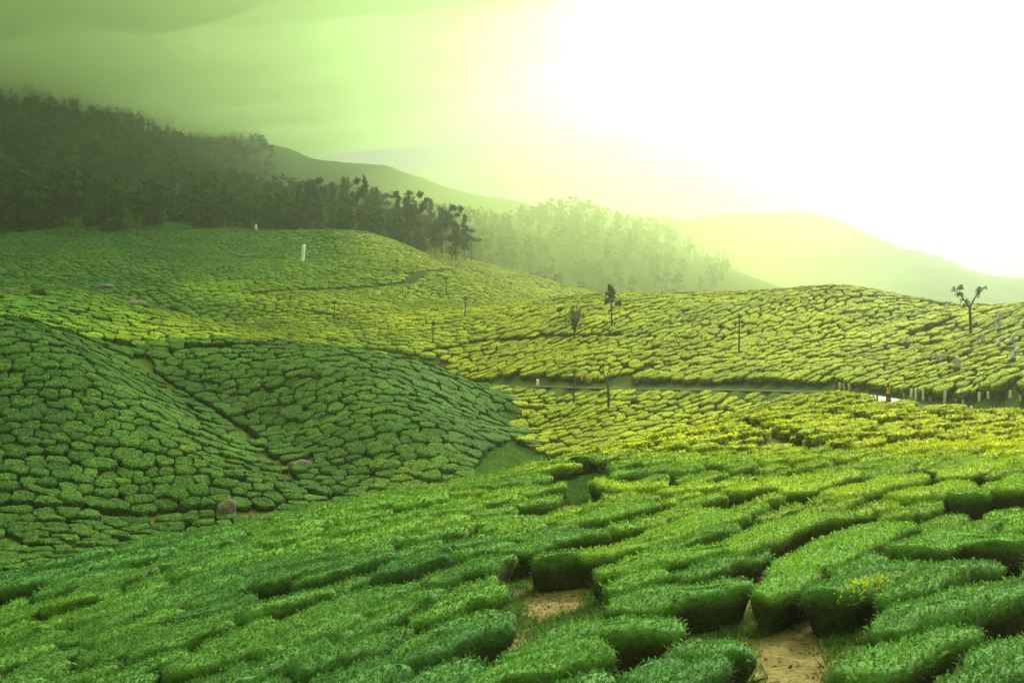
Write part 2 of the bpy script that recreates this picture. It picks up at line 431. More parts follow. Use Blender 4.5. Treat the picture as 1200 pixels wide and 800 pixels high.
# the low cloud that hides the mountain top: a lumpy bank with an uneven underside
def cloud_bank():
    nx, ny = 70, 60
    V = []
    u, v = np.meshgrid(np.linspace(0, 1, nx), np.linspace(0, 1, ny), indexing='ij')
    Yc = 230 + 1010 * v  # near end lies out of view, added to shade the left fields
    xr = np.interp(Yc, [230, 340, 420, 600, 800, 1000, 1300], [230, 230, 200, 90, 30, -10, -60]) + 25 * vnoise(Yc / 60, Yc * 0, 81)
    xl = -900 + 0 * Yc
    Xc = xl + (xr - xl) * u
    edge = np.minimum(np.minimum(u, 1 - u) * (xr - xl), np.minimum(v, 1 - v) * 1010)
    th = np.minimum(np.clip(edge / 160, 0, 1) ** .7, np.clip((1 - u) * (xr - xl) / 420, 0, 1) ** 1.15)
    lum = 14 * vnoise(Xc / 70, Yc / 70, 82) + 7 * vnoise(Xc / 28, Yc / 28, 83) + 3 * vnoise(Xc / 11, Yc / 11, 84)
    base = np.interp(Xc / Yc, [-.6, -.40, -.25, -.1, .1], [88, 88, 86, 90, 98])
    mid = base + 40
    zb = mid - 40 * th - lum * th; zt = mid + 55 * th + .8 * lum * th
    n = nx * ny
    P_ = np.concatenate([np.stack([Xc, Yc, zb], -1).reshape(-1, 3), np.stack([Xc, Yc, zt + .01], -1).reshape(-1, 3)])
    i = np.arange(n).reshape(nx, ny)
    q = np.stack([i[:-1, :-1], i[1:, :-1], i[1:, 1:], i[:-1, 1:]], -1).reshape(-1, 4)
    rim = np.concatenate([i[:, 0], i[-1, 1:], i[-2::-1, -1], i[0, -2:0:-1]])
    r1 = np.roll(rim, -1)
    side = np.stack([rim, r1, r1 + n, rim + n], -1)
    return mesh_np('low_cloud', P_, Q=np.concatenate([q[:, ::-1], q + n, side]))
CLOUD = dict(dens=0.016, col=(0.47, 0.65, 0.28), g=0.6)
tag(link('low_cloud', cloud_bank(), vol_mat('cloud', **CLOUD)), 'low cloud bank hiding the top of the wooded mountain, extended out of view to shade the left slopes', 'cloud', kind='stuff')

# mist lying in the valley between the tea hills and the wooded hill
def mist_bank():
    nu, nv_ = 40, 30; u, v = np.meshgrid(np.linspace(-1, 1, nu), np.linspace(-1, 1, nv_), indexing='ij')
    X = 35 + 125 * u; Y = 500 + 130 * v + 30 * u
    e = np.clip(1 - np.maximum(np.abs(u), np.abs(v)) ** 2.2, 0, 1)
    zt = -30 + 95 * e ** .6 + 8 * e * (vnoise(X / 40, Y / 40, 86) + .5 * vnoise(X / 15, Y / 15, 87)); zb = -31 - 14 * e
    n_ = nu * nv_; i = np.arange(n_).reshape(nu, nv_)
    q = np.stack([i[:-1, :-1], i[1:, :-1], i[1:, 1:], i[:-1, 1:]], -1).reshape(-1, 4)
    rim = np.concatenate([i[:, 0], i[-1, 1:], i[-2::-1, -1], i[0, -2:0:-1]]); r1 = np.roll(rim, -1)
    return mesh_np('valley_mist', np.concatenate([np.stack([X, Y, zb], -1).reshape(-1, 3), np.stack([X, Y, zt], -1).reshape(-1, 3)]),
                   Q=np.concatenate([q[:, ::-1], q + n_, np.stack([rim, r1, r1 + n_, rim + n_], -1)]))
tag(link('valley_mist', mist_bank(), vol_mat('valley_mist', 0.0026, (0.74, 0.92, 0.30), 0.8)), 'thin mist lying in the valley in front of the wooded hill', 'mist', kind='stuff')
# ------------------------------------------------------------------ tea bushes: sites
SIL = np.array([(-400, 34), (0, 36), (150, 38), (300, 41), (400, 45), (500, 49), (600, 54), (700, 61), (760, 69), (850, 84), (950, 106), (1000, 104), (1030, 97.5), (1060, 92.5), (1110, 88.5), (1200, 83.5), (1290, 80), (1600, 72)], float)
ROWDIR = {'near': 46, 'mid': 18, 'hill': 40, 'up': 12}
def field_of(x, y):
    px = 600 + F * x / np.maximum(y, 1)
    near = y < np.interp(px, SIL[:, 0], SIL[:, 1])
    # right of the valley bottom and above/below the road
    hill = (~near) & (px > np.interp(y, [90, 110, 130, 150, 170, 190, 260, 300], [640, 625, 610, 580, 500, 600, 680, 1400])) & (y < 260)
    up_ = (~near) & (~hill) & (y > np.interp(px, [-300, 0, 150, 240, 430, 520, 600], [124, 125, 131, 140, 143, 148, 160]))
    return np.where(near, 0, np.where(hill, 2, np.where(up_, 3, 1)))
# bushes that stand out one by one: spine along the clipped top, half width, yellow flush
SPINES = [
    ([(1035, 728), (1110, 706), (1215, 680)], .62, .15), ([(1003, 787), (1055, 762), (1125, 740)], .62, .2), ([(1165, 777), (1225, 747)], .70, .1),
    ([(965, 692), (1040, 669), (1150, 662)], .80, .1), ([(1060, 641), (1120, 625), (1215, 632)], .85, .3), ([(915, 668), (985, 633), (1055, 612)], .75, .4),
    ([(896, 692), (948, 669)], .45, .35), ([(728, 704), (790, 692), (862, 682)], .68, .2), ([(606, 760), (690, 737), (785, 724)], .66, .15),
    ([(560, 800), (640, 775), (700, 762)], .62, .2), ([(800, 762), (862, 750)], .50, .1), ([(740, 795), (785, 778)], .42, .0),
    ([(716, 684), (772, 672)], .42, .3), ([(706, 664), (800, 645), (872, 632)], .50, .4), ([(690, 650), (780, 628), (868, 606)], .52, .45),
    ([(632, 653), (690, 648)], .40, .2), ([(600, 642), (650, 628), (702, 622)], .60, .2), ([(862, 640), (920, 614), (988, 601)], .62, .45),
    ([(748, 632), (820, 604), (892, 590)], .55, .45), ([(662, 611), (715, 598), (765, 590)], .58, .4),
    ([(925, 573), (1000, 554)], .85, .6), ([(980, 578), (1070, 557)], .85, .6), ([(1058, 582), (1125, 566)], .85, .55), ([(1122, 577), (1150, 573)], .55, .4),
    ([(1108, 553), (1160, 543), (1210, 538)], .9, .6), ([(1165, 572), (1220, 556)], .8, .5),
    ([(858, 574), (930, 560)], .75, .6), ([(780, 573), (852, 564)], .7, .6), ([(700, 563), (735, 570), (775, 568)], .7, .6),
]
SP = []
for pts, w, fl in SPINES:
    SP.append((np.array([hit(a, b, 0.0)[:2] for a, b in pts]), w * .76, fl))

def lattice(theta, da, db, lim, keep, jit, drop, field_id):
    """rows along theta; da spacing along the row, db between rows; lim = X,Y window"""
    c, s = math.cos(radians(theta)), math.sin(radians(theta))
    x0, x1, y0, y1 = lim
    cx, cy = (x0 + x1) / 2, (y0 + y1) / 2
    R = math.hypot(x1 - x0, y1 - y0) / 2
    na, nb = int(R / da) + 2, int(R / db) + 2
    ia, ib = np.meshgrid(np.arange(-na, na + 1), np.arange(-nb, nb + 1), indexing='ij')
    a = (ia + 0.5 * (ib % 2) + rng.uniform(-jit, jit, ia.shape)) * da
    b = (ib + rng.uniform(-jit, jit, ia.shape) * 0.55) * db
    # rows wander
    b = b + 1.1 * vnoise(a / 14, b / 14, 21) * db + 0.35 * vnoise(a / 4, b / 5, 22) * db
    x = cx + a * c - b * s; y = cy + a * s + b * c
    ok = (x > x0) & (x < x1) & (y > y0) & (y < y1)
    ok &= (np.abs(x) < 0.56 * (np.maximum(y, 0) + 6)) & (y > 9)
    ok &= rng.random(ia.shape) > drop
    ys = np.where(ok, y, 50); xs = np.where(ok, x, 0)
    ok &= field_of(xs, ys) == field_id
    ok &= keep(xs, ys)
    return dict(x=x, y=y, ok=ok, c=c, s=s, da=da, db=db)

def keep_all(x, y):
    ok = np.ones(x.shape, bool)
    for Lw, hw, g in LINES_W: ok &= dist_line(x, y, Lw) > hw + 0.4
    for PG, ex, g in AREAS_W: ok &= sdist(x, y, PG) > ex + 0.4
    for PG in CLEAR_W: ok &= sdist(x, y, PG) > 0.25
    ok &= dist_line(x, y, ROAD[:, :2]) > ROAD_HW + 0.8
    px = 600 + F * x / np.maximum(y, 1)
    ok &= y < np.interp(px, FOREST_Y[:, 0], FOREST_Y[:, 1])
    return ok
def keep_near(x, y):
    ok = keep_all(x, y)
    for Sp, w, fl in SP: ok &= dist_line(x, y, Sp) > w + 0.34
    return ok

NA = 36
def cells(Lt, rcap_a, rcap_b, gap_a, gap_b):
    """star-shaped cell radius of every kept site, in the metric where rows are squeezed"""
    x, y, ok, c, s = Lt['x'], Lt['y'], Lt['ok'], Lt['c'], Lt['s']
    sq = Lt['db'] / Lt['da']
    A_ = (x * c + y * s); B_ = (-x * s + y * c)
    I, J = np.nonzero(ok)
    I0 = (I >= 2) & (I < x.shape[0] - 2) & (J >= 2) & (J < x.shape[1] - 2); I, J = I[I0], J[I0]
    th = np.arange(NA) * 2 * np.pi / NA
    inv = np.full((len(I), NA), 0.0)
    ct, st = np.cos(th), np.sin(th)
    # caps as an ellipse-ish limit
    rc = 1.0 / (np.abs(ct / (rcap_a * sq)) ** 2.6 + np.abs(st / rcap_b) ** 2.6) ** (1 / 2.6)
    inv = inv + (1.0 / rc[None]) ** 14
    for di in range(-2, 3):
        for dj in range(-2, 3):
            if di == 0 and dj == 0: continue
            okn = ok[I + di, J + dj]
            da = (A_[I + di, J + dj] - A_[I, J]) * sq; db = B_[I + di, J + dj] - B_[I, J]
            d = np.hypot(da, db) + 1e-6
            cs = (da[:, None] * ct[None] + db[:, None] * st[None]) / d[:, None]
            v = np.where(okn[:, None] & (cs > 0.05), 2 * cs / d[:, None], 0)
            inv += np.clip(v, 0, 20) ** 14
    r = inv ** (-1 / 14)
    gm = 1 + 1.3 * vnoise(x[I, J] / 4, y[I, J] / 4, 31) + 0.5 * rng.normal(size=len(I))
    r = np.maximum(r - np.hypot(gap_a * sq * ct, gap_b * st)[None] * np.maximum(gm, -.6)[:, None], 0.16)
    a = r * ct[None] / sq; b = r * st[None]
    # branches clipped back where a path, clearing or road runs
    X0, Y0_ = x[I, J][:, None], y[I, J][:, None]
    for it in range(9):
        X = X0 + a * c - b * s; Y = Y0_ + a * s + b * c
        bad = np.zeros(X.shape, bool)
        for Lw, hw, g in LINES_W: bad |= dist_line(X, Y, Lw) < hw
        for PG, ex, g in AREAS_W: bad |= sdist(X, Y, PG) < ex
        for PG in CLEAR_W: bad |= inside(X, Y, PG)
        bad |= dist_line(X, Y, ROAD[:, :2]) < ROAD_HW + .3
        for Sp, w, fl in SP: bad |= dist_line(X, Y, Sp) < w * 1.02
        if not bad.any(): break
        a = np.where(bad, a * .84, a); b = np.where(bad, b * .84, b)
    return x[I, J], y[I, J], a, b

BUSH = []     # groups of bushes of one level of detail
def add_group(cx, cy, cdir, a, b, sl, field, flush):
    BUSH.append(dict(cx=cx, cy=cy, c=np.full(len(cx), cdir[0]), s=np.full(len(cx), cdir[1]), a=a, b=b, sl=sl, field=np.full(len(cx), field), flush=flush))
def run_field(fid, theta, da, db, lim, keep, jit, drop, capa, capb, ga, gb, flush):
    Lt = lattice(theta, da, db, lim, keep, jit, drop, fid)
    cx, cy, a, b = cells(Lt, capa, capb, ga, gb)
    add_group(cx, cy, (Lt['c'], Lt['s']), a, b, np.maximum(np.minimum(a.max(1), -a.min(1)) * 0.5 - 0.15, 0.03), fid, flush(cx, cy))
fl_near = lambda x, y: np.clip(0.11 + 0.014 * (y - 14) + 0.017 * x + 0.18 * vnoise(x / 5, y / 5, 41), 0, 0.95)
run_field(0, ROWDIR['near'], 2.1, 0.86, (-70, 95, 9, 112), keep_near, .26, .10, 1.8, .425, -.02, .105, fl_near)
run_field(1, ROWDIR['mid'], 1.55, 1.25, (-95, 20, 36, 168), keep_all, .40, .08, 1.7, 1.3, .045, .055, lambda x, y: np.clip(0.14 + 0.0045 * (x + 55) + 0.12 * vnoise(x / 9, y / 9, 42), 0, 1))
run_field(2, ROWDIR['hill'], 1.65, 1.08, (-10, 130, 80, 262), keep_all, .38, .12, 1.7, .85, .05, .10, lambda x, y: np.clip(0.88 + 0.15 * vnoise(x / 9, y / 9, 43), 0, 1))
run_field(3, ROWDIR['up'], 1.8, 1.45, (-210, 60, 130, 430), keep_all, .34, .05, 1.6, 1.2, .09, .12, lambda x, y: np.clip(0.56 + 0.008 * (x + 40) + 0.14 * vnoise(x / 20, y / 20, 44), 0, 0.9))  # left shade and right glow are put into the flush colour
_G0 = None
G = {k: np.concatenate([g[k] for g in BUSH]) for k in ('cx', 'cy', 'c', 's', 'a', 'b', 'sl', 'field', 'flush')}

# ------------------------------------------------------------------ tea bushes: shapes
PROF = {0: [(.60, .05), (.76, .32), (.91, .56), (1.0, .75), (.955, .87), (.86, .955), (.68, .99), (.42, 1.0), (.16, 1.005)],
        1: [(.62, .06), (.84, .40), (1.0, .72), (.95, .88), (.82, .965), (.5, 1.0), (.16, 1.005)],
        2: [(.94, .10), (1.0, .70), (.97, .93), (.87, .99), (.4, 1.0)],
        3: [(.97, .30), (.90, .92)]}
NANG = {0: 36, 1: 24, 2: 11, 3: 8}
def ring_faces(na, nr):
    j = np.arange(na); j1 = (j + 1) % na
    F_ = [np.stack([r * na + j, r * na + j1, (r + 1) * na + j1, (r + 1) * na + j], -1) for r in range(nr - 1)]
    T_ = np.stack([(nr - 1) * na + j, (nr - 1) * na + j1, np.full(na, nr * na)], -1)
    return np.concatenate(F_), T_
def shells(lod, cx, cy, c, s, a, b, sl, hs, spine=None):
    """vertices (n, nv, 3) of rounded, flat-topped bushes"""
    step = NA / NANG[lod]
    sel = (np.arange(NANG[lod]) * step).astype(int)
    a, b = a[:, sel], b[:, sel]
    S = np.clip(a, -sl[:, None], sl[:, None])
    prof = PROF[lod]
    out = []
    for rho, zf in prof + [(0.0, 1.005)]:
        la = S + (a - S) * rho; lb = b * rho
        if rho == 0.0: la = S[:, :1] * 0; lb = la
        if spine is None:
            X = cx[:, None] + la * c[:, None] - lb * s[:, None]; Y = cy[:, None] + la * s[:, None] + lb * c[:, None]
        else:
            cum, pts, nrm = spine
            u = np.clip(la, -cum[-1] / 2 - 3, cum[-1] / 2 + 3) + cum[-1] / 2
            bx = np.interp(u, cum, pts[:, 0]); by = np.interp(u, cum, pts[:, 1])
            ex = np.where(u < 0, u, np.where(u > cum[-1], u - cum[-1], 0))
            d0 = (pts[-1] - pts[0]) / np.linalg.norm(pts[-1] - pts[0])
            X = bx + ex * d0[0] - lb * d0[1]; Y = by + ex * d0[1] + lb * d0[0]
        amp = {0: .06, 1: .06, 2: .10, 3: .0}[lod]
        if amp and rho > 0:
            X, Y = (X + amp * (vnoise(X * 2.3 + zf * 3, Y * 2.3, 61) + .7 * vnoise(X * 5.5, Y * 5.5 + zf * 4, 65)),
                    Y + amp * (vnoise(X * 2.3, Y * 2.3 + zf * 3, 62) + .7 * vnoise(X * 5.5 + zf * 4, Y * 5.5, 66)))
        T0 = top(X, Y)
        lump = (0.080 * vnoise(X * 1.2, Y * 1.2, 63) + 0.055 * vnoise(X * 3.3, Y * 3.3, 64) * (lod < 3)) * zf
        h = BH * hs[:, None]
        Z = T0 - BH + h * zf + lump
        out.append(np.stack([X, Y, Z], -1))
    return np.concatenate(out, 1)

DEEP = np.array([0.042, 0.112, 0.026]); MIDG = np.array([0.088, 0.185, 0.020]); YEL = np.array([0.350, 0.370, 0.006]); WOOD = np.array([0.040, 0.036, 0.016])  # WOOD is twig brown, darkened for the shade inside the bush
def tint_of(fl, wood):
    """fl flush 0..1 (fresh shoots are yellow green), wood 0..1 (old leaves and twigs on the flanks, darkened for shade inside the bush)"""
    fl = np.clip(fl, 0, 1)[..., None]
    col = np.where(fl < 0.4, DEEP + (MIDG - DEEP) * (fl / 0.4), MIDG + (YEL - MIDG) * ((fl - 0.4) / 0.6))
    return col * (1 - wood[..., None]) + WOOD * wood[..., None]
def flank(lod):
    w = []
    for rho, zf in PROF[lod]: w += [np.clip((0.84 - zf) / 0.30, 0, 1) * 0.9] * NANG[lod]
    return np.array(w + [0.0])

def leaves_on(V, Q, T, dens, size, fl, seed, lie=0.55, gain=1.0):
    """leaf blades on shells V (n,nv,3): arrays of quads (m,4,3), tint (m,3), owner (m,)"""
    r = np.random.default_rng(seed)
    tri = np.concatenate([Q[:, [0, 1, 2]], Q[:, [0, 2, 3]], T])
    a, b, c = V[:, tri[:, 0]], V[:, tri[:, 1]], V[:, tri[:, 2]]
    nrm = np.cross(b - a, c - a); ar = np.linalg.norm(nrm, axis=-1) * 0.5
    nu = nrm / (2 * ar[..., None] + 1e-9)
    wgt = np.where(nu[..., 2] > 0.55, 1.0, np.where(nu[..., 2] > 0.0, 0.8, 0.55))
    ex = ar * dens * wgt
    cnt = np.floor(ex + r.random(ex.shape)).astype(int)
    own, ti = np.nonzero(cnt); rep = cnt[own, ti]
    own = np.repeat(own, rep); ti = np.repeat(ti, rep)
    u, v = r.random(len(own)), r.random(len(own)); f = u + v > 1; u[f], v[f] = 1 - u[f], 1 - v[f]
    p = a[own, ti] + (b[own, ti] - a[own, ti]) * u[:, None] + (c[own, ti] - a[own, ti]) * v[:, None]
    nn = nu[own, ti]
    d = r.normal(size=(len(own), 3)); d[:, 2] = np.abs(d[:, 2]) * 0.7 + 0.15
    d = d + nn * lie; d /= np.linalg.norm(d, axis=1)[:, None]
    side = np.cross(d, nn + r.normal(size=d.shape) * 0.45); side /= np.linalg.norm(side, axis=1)[:, None] + 1e-9
    L = size * (r.uniform(0.6, 1.35, len(own)) + (r.random(len(own)) < .015) * 1.0)[:, None]
    p = p - nn * 0.02 + nn * (r.random(len(own)) ** 2 * (.07 if size < .15 else .05))[:, None]
    wd = np.full((len(own), 1), .24)
    tw = (nn[:, 2] < .35) & (r.random(len(own)) < .28) & (size < .1)      # bare twigs on the flanks
    wd[tw] = .035; L[tw] *= 2.4
    up_ = np.cross(side, d)
    q = np.stack([p, p + d * L * .5 + side * L * wd + up_ * L * .08, p + d * L, p + d * L * .5 - side * L * wd + up_ * L * .08], 1)
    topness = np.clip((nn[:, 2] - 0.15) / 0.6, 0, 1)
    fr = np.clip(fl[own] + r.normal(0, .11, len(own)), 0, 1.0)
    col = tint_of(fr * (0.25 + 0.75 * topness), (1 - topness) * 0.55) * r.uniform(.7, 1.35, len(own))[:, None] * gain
    col[tw] = np.array([.075, .055, .032]) * r.uniform(.5, 1.6, (int(tw.sum()), 1))
    return q, col, own
def stems_for(c0, a_dir, halfL, r):
    V, Q = [], []
    k = int(4 + halfL * 2.2)
    for i in range(k):
        t = (i + .5) / k * 2 - 1
        bx = c0[0] + a_dir[0] * t * halfL * .75 + r.normal(0, .05); by = c0[1] + a_dir[1] * t * halfL * .75 + r.normal(0, .05)
        for fork in range(2):
            tx = bx + r.normal(0, .22); ty = by + r.normal(0, .22)
            zb = float(ground(bx, by)) - .06; zt = zb + .45 * BH + .05
            pts = [(bx, by, zb, .035), ((bx * 2 + tx) / 3 + r.normal(0, .03), (by * 2 + ty) / 3 + r.normal(0, .03), zb + .25, .026), (tx, ty, zt, .015)]
            o = len(V)
            for (x, y, z, rad) in pts:
                for m in range(5): V.append((x + rad * math.cos(m * 1.2566), y + rad * math.sin(m * 1.2566), z))
            for k2 in range(2):
                for m in range(5):
                    Q.append((o + k2 * 5 + m, o + k2 * 5 + (m + 1) % 5, o + k2 * 5 + 5 + (m + 1) % 5, o + k2 * 5 + 5 + m))
    return np.array(V), np.array(Q)

# leave out bushes the photograph shows nothing of (outside the frame or behind a crest)
bx, by = G['cx'], G['cy']; bz = top(bx, by)
gpx_ = 600 + F * bx / by
seen = (gpx_ > -70) & (gpx_ < 1270)
tf = np.linspace(.12, .985, 60)[None]
for o in range(0, len(bx), 4000):
    sl_ = slice(o, o + 4000)
    blk = (top(bx[sl_, None] * tf, by[sl_, None] * tf) - (bz[sl_, None] + 1.2) * tf).max(1) > .4
    seen[sl_] &= ~(blk & (by[sl_] > 40))
G = {k: v[seen] for k, v in G.items()}
# level of detail by distance
lod = np.where(G['cy'] < 27, 0, np.where(G['cy'] < 46, 1, np.where((G['cy'] < 150) | (G['field'] == 2), 2, 3)))
hs = 1.0 + 0.10 * rng.normal(size=len(lod)).clip(-1.6, 1.6)
hs = hs + np.where(lod < 2, 0.15 * vnoise(G['cx'] / 6, G['cy'] / 3, 91), 0)
hs = np.where(lod >= 2, 1.0 + 1.7 * (hs - 1), hs)
PREV_N = len(lod)
DENS = {0: (560, .059), 1: (195, .088), 2: (34, .17)}
LGAIN = {0: 1.25, 1: 1.3, 2: 1.35}    # single blades are lighter than a whole clipped surface with its own shade
BIG = []        # candidates for single objects: (screen area, builder data)
STUFF = []      # (V, Q, T, tint, is_leaf)
TRI = 0
for L_ in (0, 1, 2, 3):
    k = np.nonzero(lod == L_)[0]
    if not len(k): continue
    V = shells(L_, G['cx'][k], G['cy'][k], G['c'][k], G['s'][k], G['a'][k], G['b'][k], G['sl'][k], hs[k])
    Q, T = ring_faces(NANG[L_], len(PROF[L_]))
    fk = flank(L_)
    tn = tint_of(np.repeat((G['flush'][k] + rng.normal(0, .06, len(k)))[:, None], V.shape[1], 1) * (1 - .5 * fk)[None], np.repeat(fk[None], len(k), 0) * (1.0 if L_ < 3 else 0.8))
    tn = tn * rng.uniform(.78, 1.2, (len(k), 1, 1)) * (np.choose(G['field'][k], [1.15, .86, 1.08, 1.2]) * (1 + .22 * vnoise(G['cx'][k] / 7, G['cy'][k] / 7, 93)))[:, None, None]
    if L_ in DENS:
        dn, sz = DENS[L_]
        lq, lc, lo = leaves_on(V, Q, T, dn, sz, G['flush'][k], 100 + L_, .55 if L_ < 2 else -.35, LGAIN[L_])
        if L_ == 2:
            m = (G['field'][k][lo] == 0) | (rng.random(len(lo)) < np.choose(G['field'][k][lo], [1, .12, .2, .1])); lq, lc, lo = lq[m], lc[m], lo[m]
    else:
        lq = lc = lo = None
    BUSH_L = dict(lod=L_, V=V, Q=Q, T=T, tn=tn, lq=lq, lc=lc, lo=lo, k=k)
    STUFF.append(BUSH_L)
    TRI += len(k) * (len(Q) * 2 + len(T)) + (0 if lq is None else len(lq) * 2)
# the surveyed ones
SPB = []
for i, (pts, w, fl) in enumerate(SP):
    fine = np.linspace(0, 1, 13)
    seg = np.linspace(0, 1, len(pts))
    pf = np.stack([np.interp(fine, seg, pts[:, 0]), np.interp(fine, seg, pts[:, 1])], -1)
    cum = np.concatenate([[0], np.cumsum(np.linalg.norm(np.diff(pf, axis=0), axis=1))])
    halfL = cum[-1] / 2 + w * .55
    th = np.arange(NA) * 2 * np.pi / NA
    wob = 1 + .12 * np.sin(th * 2 + i) + .08 * np.sin(th * 3 + 2 * i)
    a = halfL * np.sign(np.cos(th)) * np.abs(np.cos(th)) ** .62; b = w * wob * np.sign(np.sin(th)) * np.abs(np.sin(th)) ** .8
    L_ = 0 if pts[:, 1].mean() < 33 else 1
    V = shells(L_, np.zeros(1), np.zeros(1), np.ones(1), np.zeros(1), a[None], b[None], np.array([max(halfL - w, .05)]), np.array([1.02 + .05 * math.sin(i * 2.3)]), spine=(cum, pf, None))
    Q, T = ring_faces(NANG[L_], len(PROF[L_]))
    fk = flank(L_)
    tn = tint_of(np.repeat(np.array([[fl]]), V.shape[1], 1) * (1 - .5 * fk)[None], fk[None])
    dn, sz = DENS[L_]
    lq, lc, lo = leaves_on(V, Q, T, dn, sz, np.array([fl]), 300 + i, .55, LGAIN[L_])
    lc = lc * 1.22; tn = tn * 1.15
    if i == 3:   # a burst of yellow shoots on the front of one bush
        lx, ly = to_px(lq[:, 0, 0], lq[:, 0, 1], lq[:, 0, 2])
        m = (((lx - 1022) / 48) ** 2 + ((ly - 694 + .18 * (lx - 1022)) / 17) ** 2 < 1.0) & (rng.random(len(lx)) < .5)
        c_ = lq[m].mean(1, keepdims=True); lq[m] = c_ + (lq[m] - c_) * 1.5 + np.array([0, 0, .03])
        lc[m] = np.array([.34, .42, .03]) * rng.uniform(.7, 1.3, (m.sum(), 1))
    SPB.append(dict(lod=L_, V=V, Q=Q, T=T, tn=tn, lq=lq, lc=lc, lo=lo, k=np.array([-1]), spine=pf, halfL=halfL))
    TRI += len(Q) * 2 + len(T) + len(lq) * 2
print('bush counts', [len(s['k']) for s in STUFF], 'leaves', [0 if s['lq'] is None else len(s['lq']) for s in STUFF], 'tris', TRI)

# which ones show largest in the picture
cand = []
for gi, g in enumerate(STUFF + SPB):
    V = g['V']; Yc = np.maximum(V[..., 1], 1)
    px, py = 600 + F * V[..., 0] / Yc, HZ - F * V[..., 2] / Yc
    w_ = np.minimum(px.max(1), 1200) - np.maximum(px.min(1), 0); h_ = np.minimum(py.max(1), 800) - np.maximum(py.min(1), 0)
    ar = np.where((w_ > 4) & (h_ > 4), w_ * h_, 0)
    if gi >= len(STUFF): ar = ar * 100
    for j in np.nonzero(ar > 0)[0]: cand.append((ar[j], gi, j, px[j].mean(), py[j].mean()))
cand.sort(reverse=True)
chosen = cand[:300]
picked = {(gi, j) for _, gi, j, _, _ in chosen}

def quad_mesh(q):
    return q.reshape(-1, 3), np.arange(len(q) * 4).reshape(-1, 4)
def bush_label(gi, px, py, Yd, g):
    if gi >= len(STUFF):
        return SPL[gi - len(STUFF)]
    j = g['_j']; V = g['V'][j]; x, y = V[:, 0].mean(), V[:, 1].mean()
    ln = np.ptp(V[:, 0]) + np.ptp(V[:, 1]); fl = G['flush'][g['k'][j]]
    size = 'long' if ln > 4.6 else ('small' if ln < 3.4 else 'rounded')
    tone = 'yellow-green' if fl > .5 else ('mid green' if fl > .2 else 'deep green')
    q = lambda PG: float(sdist(np.array([x]), np.array([y]), PG)[0])
    if q(AREAS_W[0][0]) < 2.4: where = 'bordering the square bare soil patch'
    elif q(AREAS_W[1][0]) < 2.6: where = 'bordering the bare soil track'
    elif q(AREAS_W[2][0]) < 2.6: where = 'beside the grassy opening'
    elif float(dist_line(np.array([x]), np.array([y]), LINES_W[0][0])[0]) < 2.4: where = 'lining the dark gap between the two fields'
    elif float(dist_line(np.array([x]), np.array([y]), LINES_W[1][0])[0]) < 2.2: where = 'beside the narrow gap in the bright field'
    elif py < 600 and px > 690: where = 'within the bright field below the road'
    elif Yd > np.interp(px, SIL[:, 0], SIL[:, 1]) - 16: where = 'along the near slope edge above the side valley'
    elif Yd < 24: where = 'at the foot of the near slope'
    else: where = 'in the middle rows of the near slope'
    return f'{size} {tone} clipped tea bush {where}'
SPL = ['clipped tea bush in a long band behind the rounded bush beside the soil track', 'broad rounded tea bush bordering the bare soil track on its right', 'rounded tea bush right of the broad bush beside the soil track',
       'dark tea bush with a burst of yellow shoots and bare stems above the soil track', 'wide dark tea bush behind the one with yellow shoots', 'long curved tea bush running diagonally up from the soil track',
       'small tea bush lobe in front of the long diagonal bush by the soil track', 'large tea bush mound between the two bare soil patches', 'long tea bush running right below the square bare soil patch',
       'bright leafy tea bush below the long one under the square soil patch', 'small round-topped tea bush with bare twiggy side left of the soil track', 'low twiggy tea bush beside the small round-topped one',
       'small tea bush just right of the square bare soil patch', 'narrow yellow-tipped tea bush behind the large mound between the soil patches', 'narrow bright tea bush second behind the large mound between soil patches',
       'small tea bush directly above the square bare soil patch', 'wide tea bush behind the small one above the square soil patch', 'long tea bush left of and behind the diagonal one by the soil track',
       'long bright tea bush just below the dark gap between the two fields', 'tea bush left along the dark gap, below the grassy opening', 'tea bush on the front edge of the bright field, with dark flank',
       'tea bush on the front edge of the bright field left of the pointed one', 'isolated pointed tea bush on the front edge of the bright field', 'smallest tea bush on the front edge, right of the pointed one',
       'broad tea bush behind the smallest one of the bright field edge', 'tea bush on the bright field edge right of the smallest one', 'tea bush on the bright field edge above the long bright bush',
       'tea bush on the bright field edge right of the grassy opening corner bush', 'tea bush at the corner of the bright field beside the grassy opening']
stem_rng = np.random.default_rng(5)
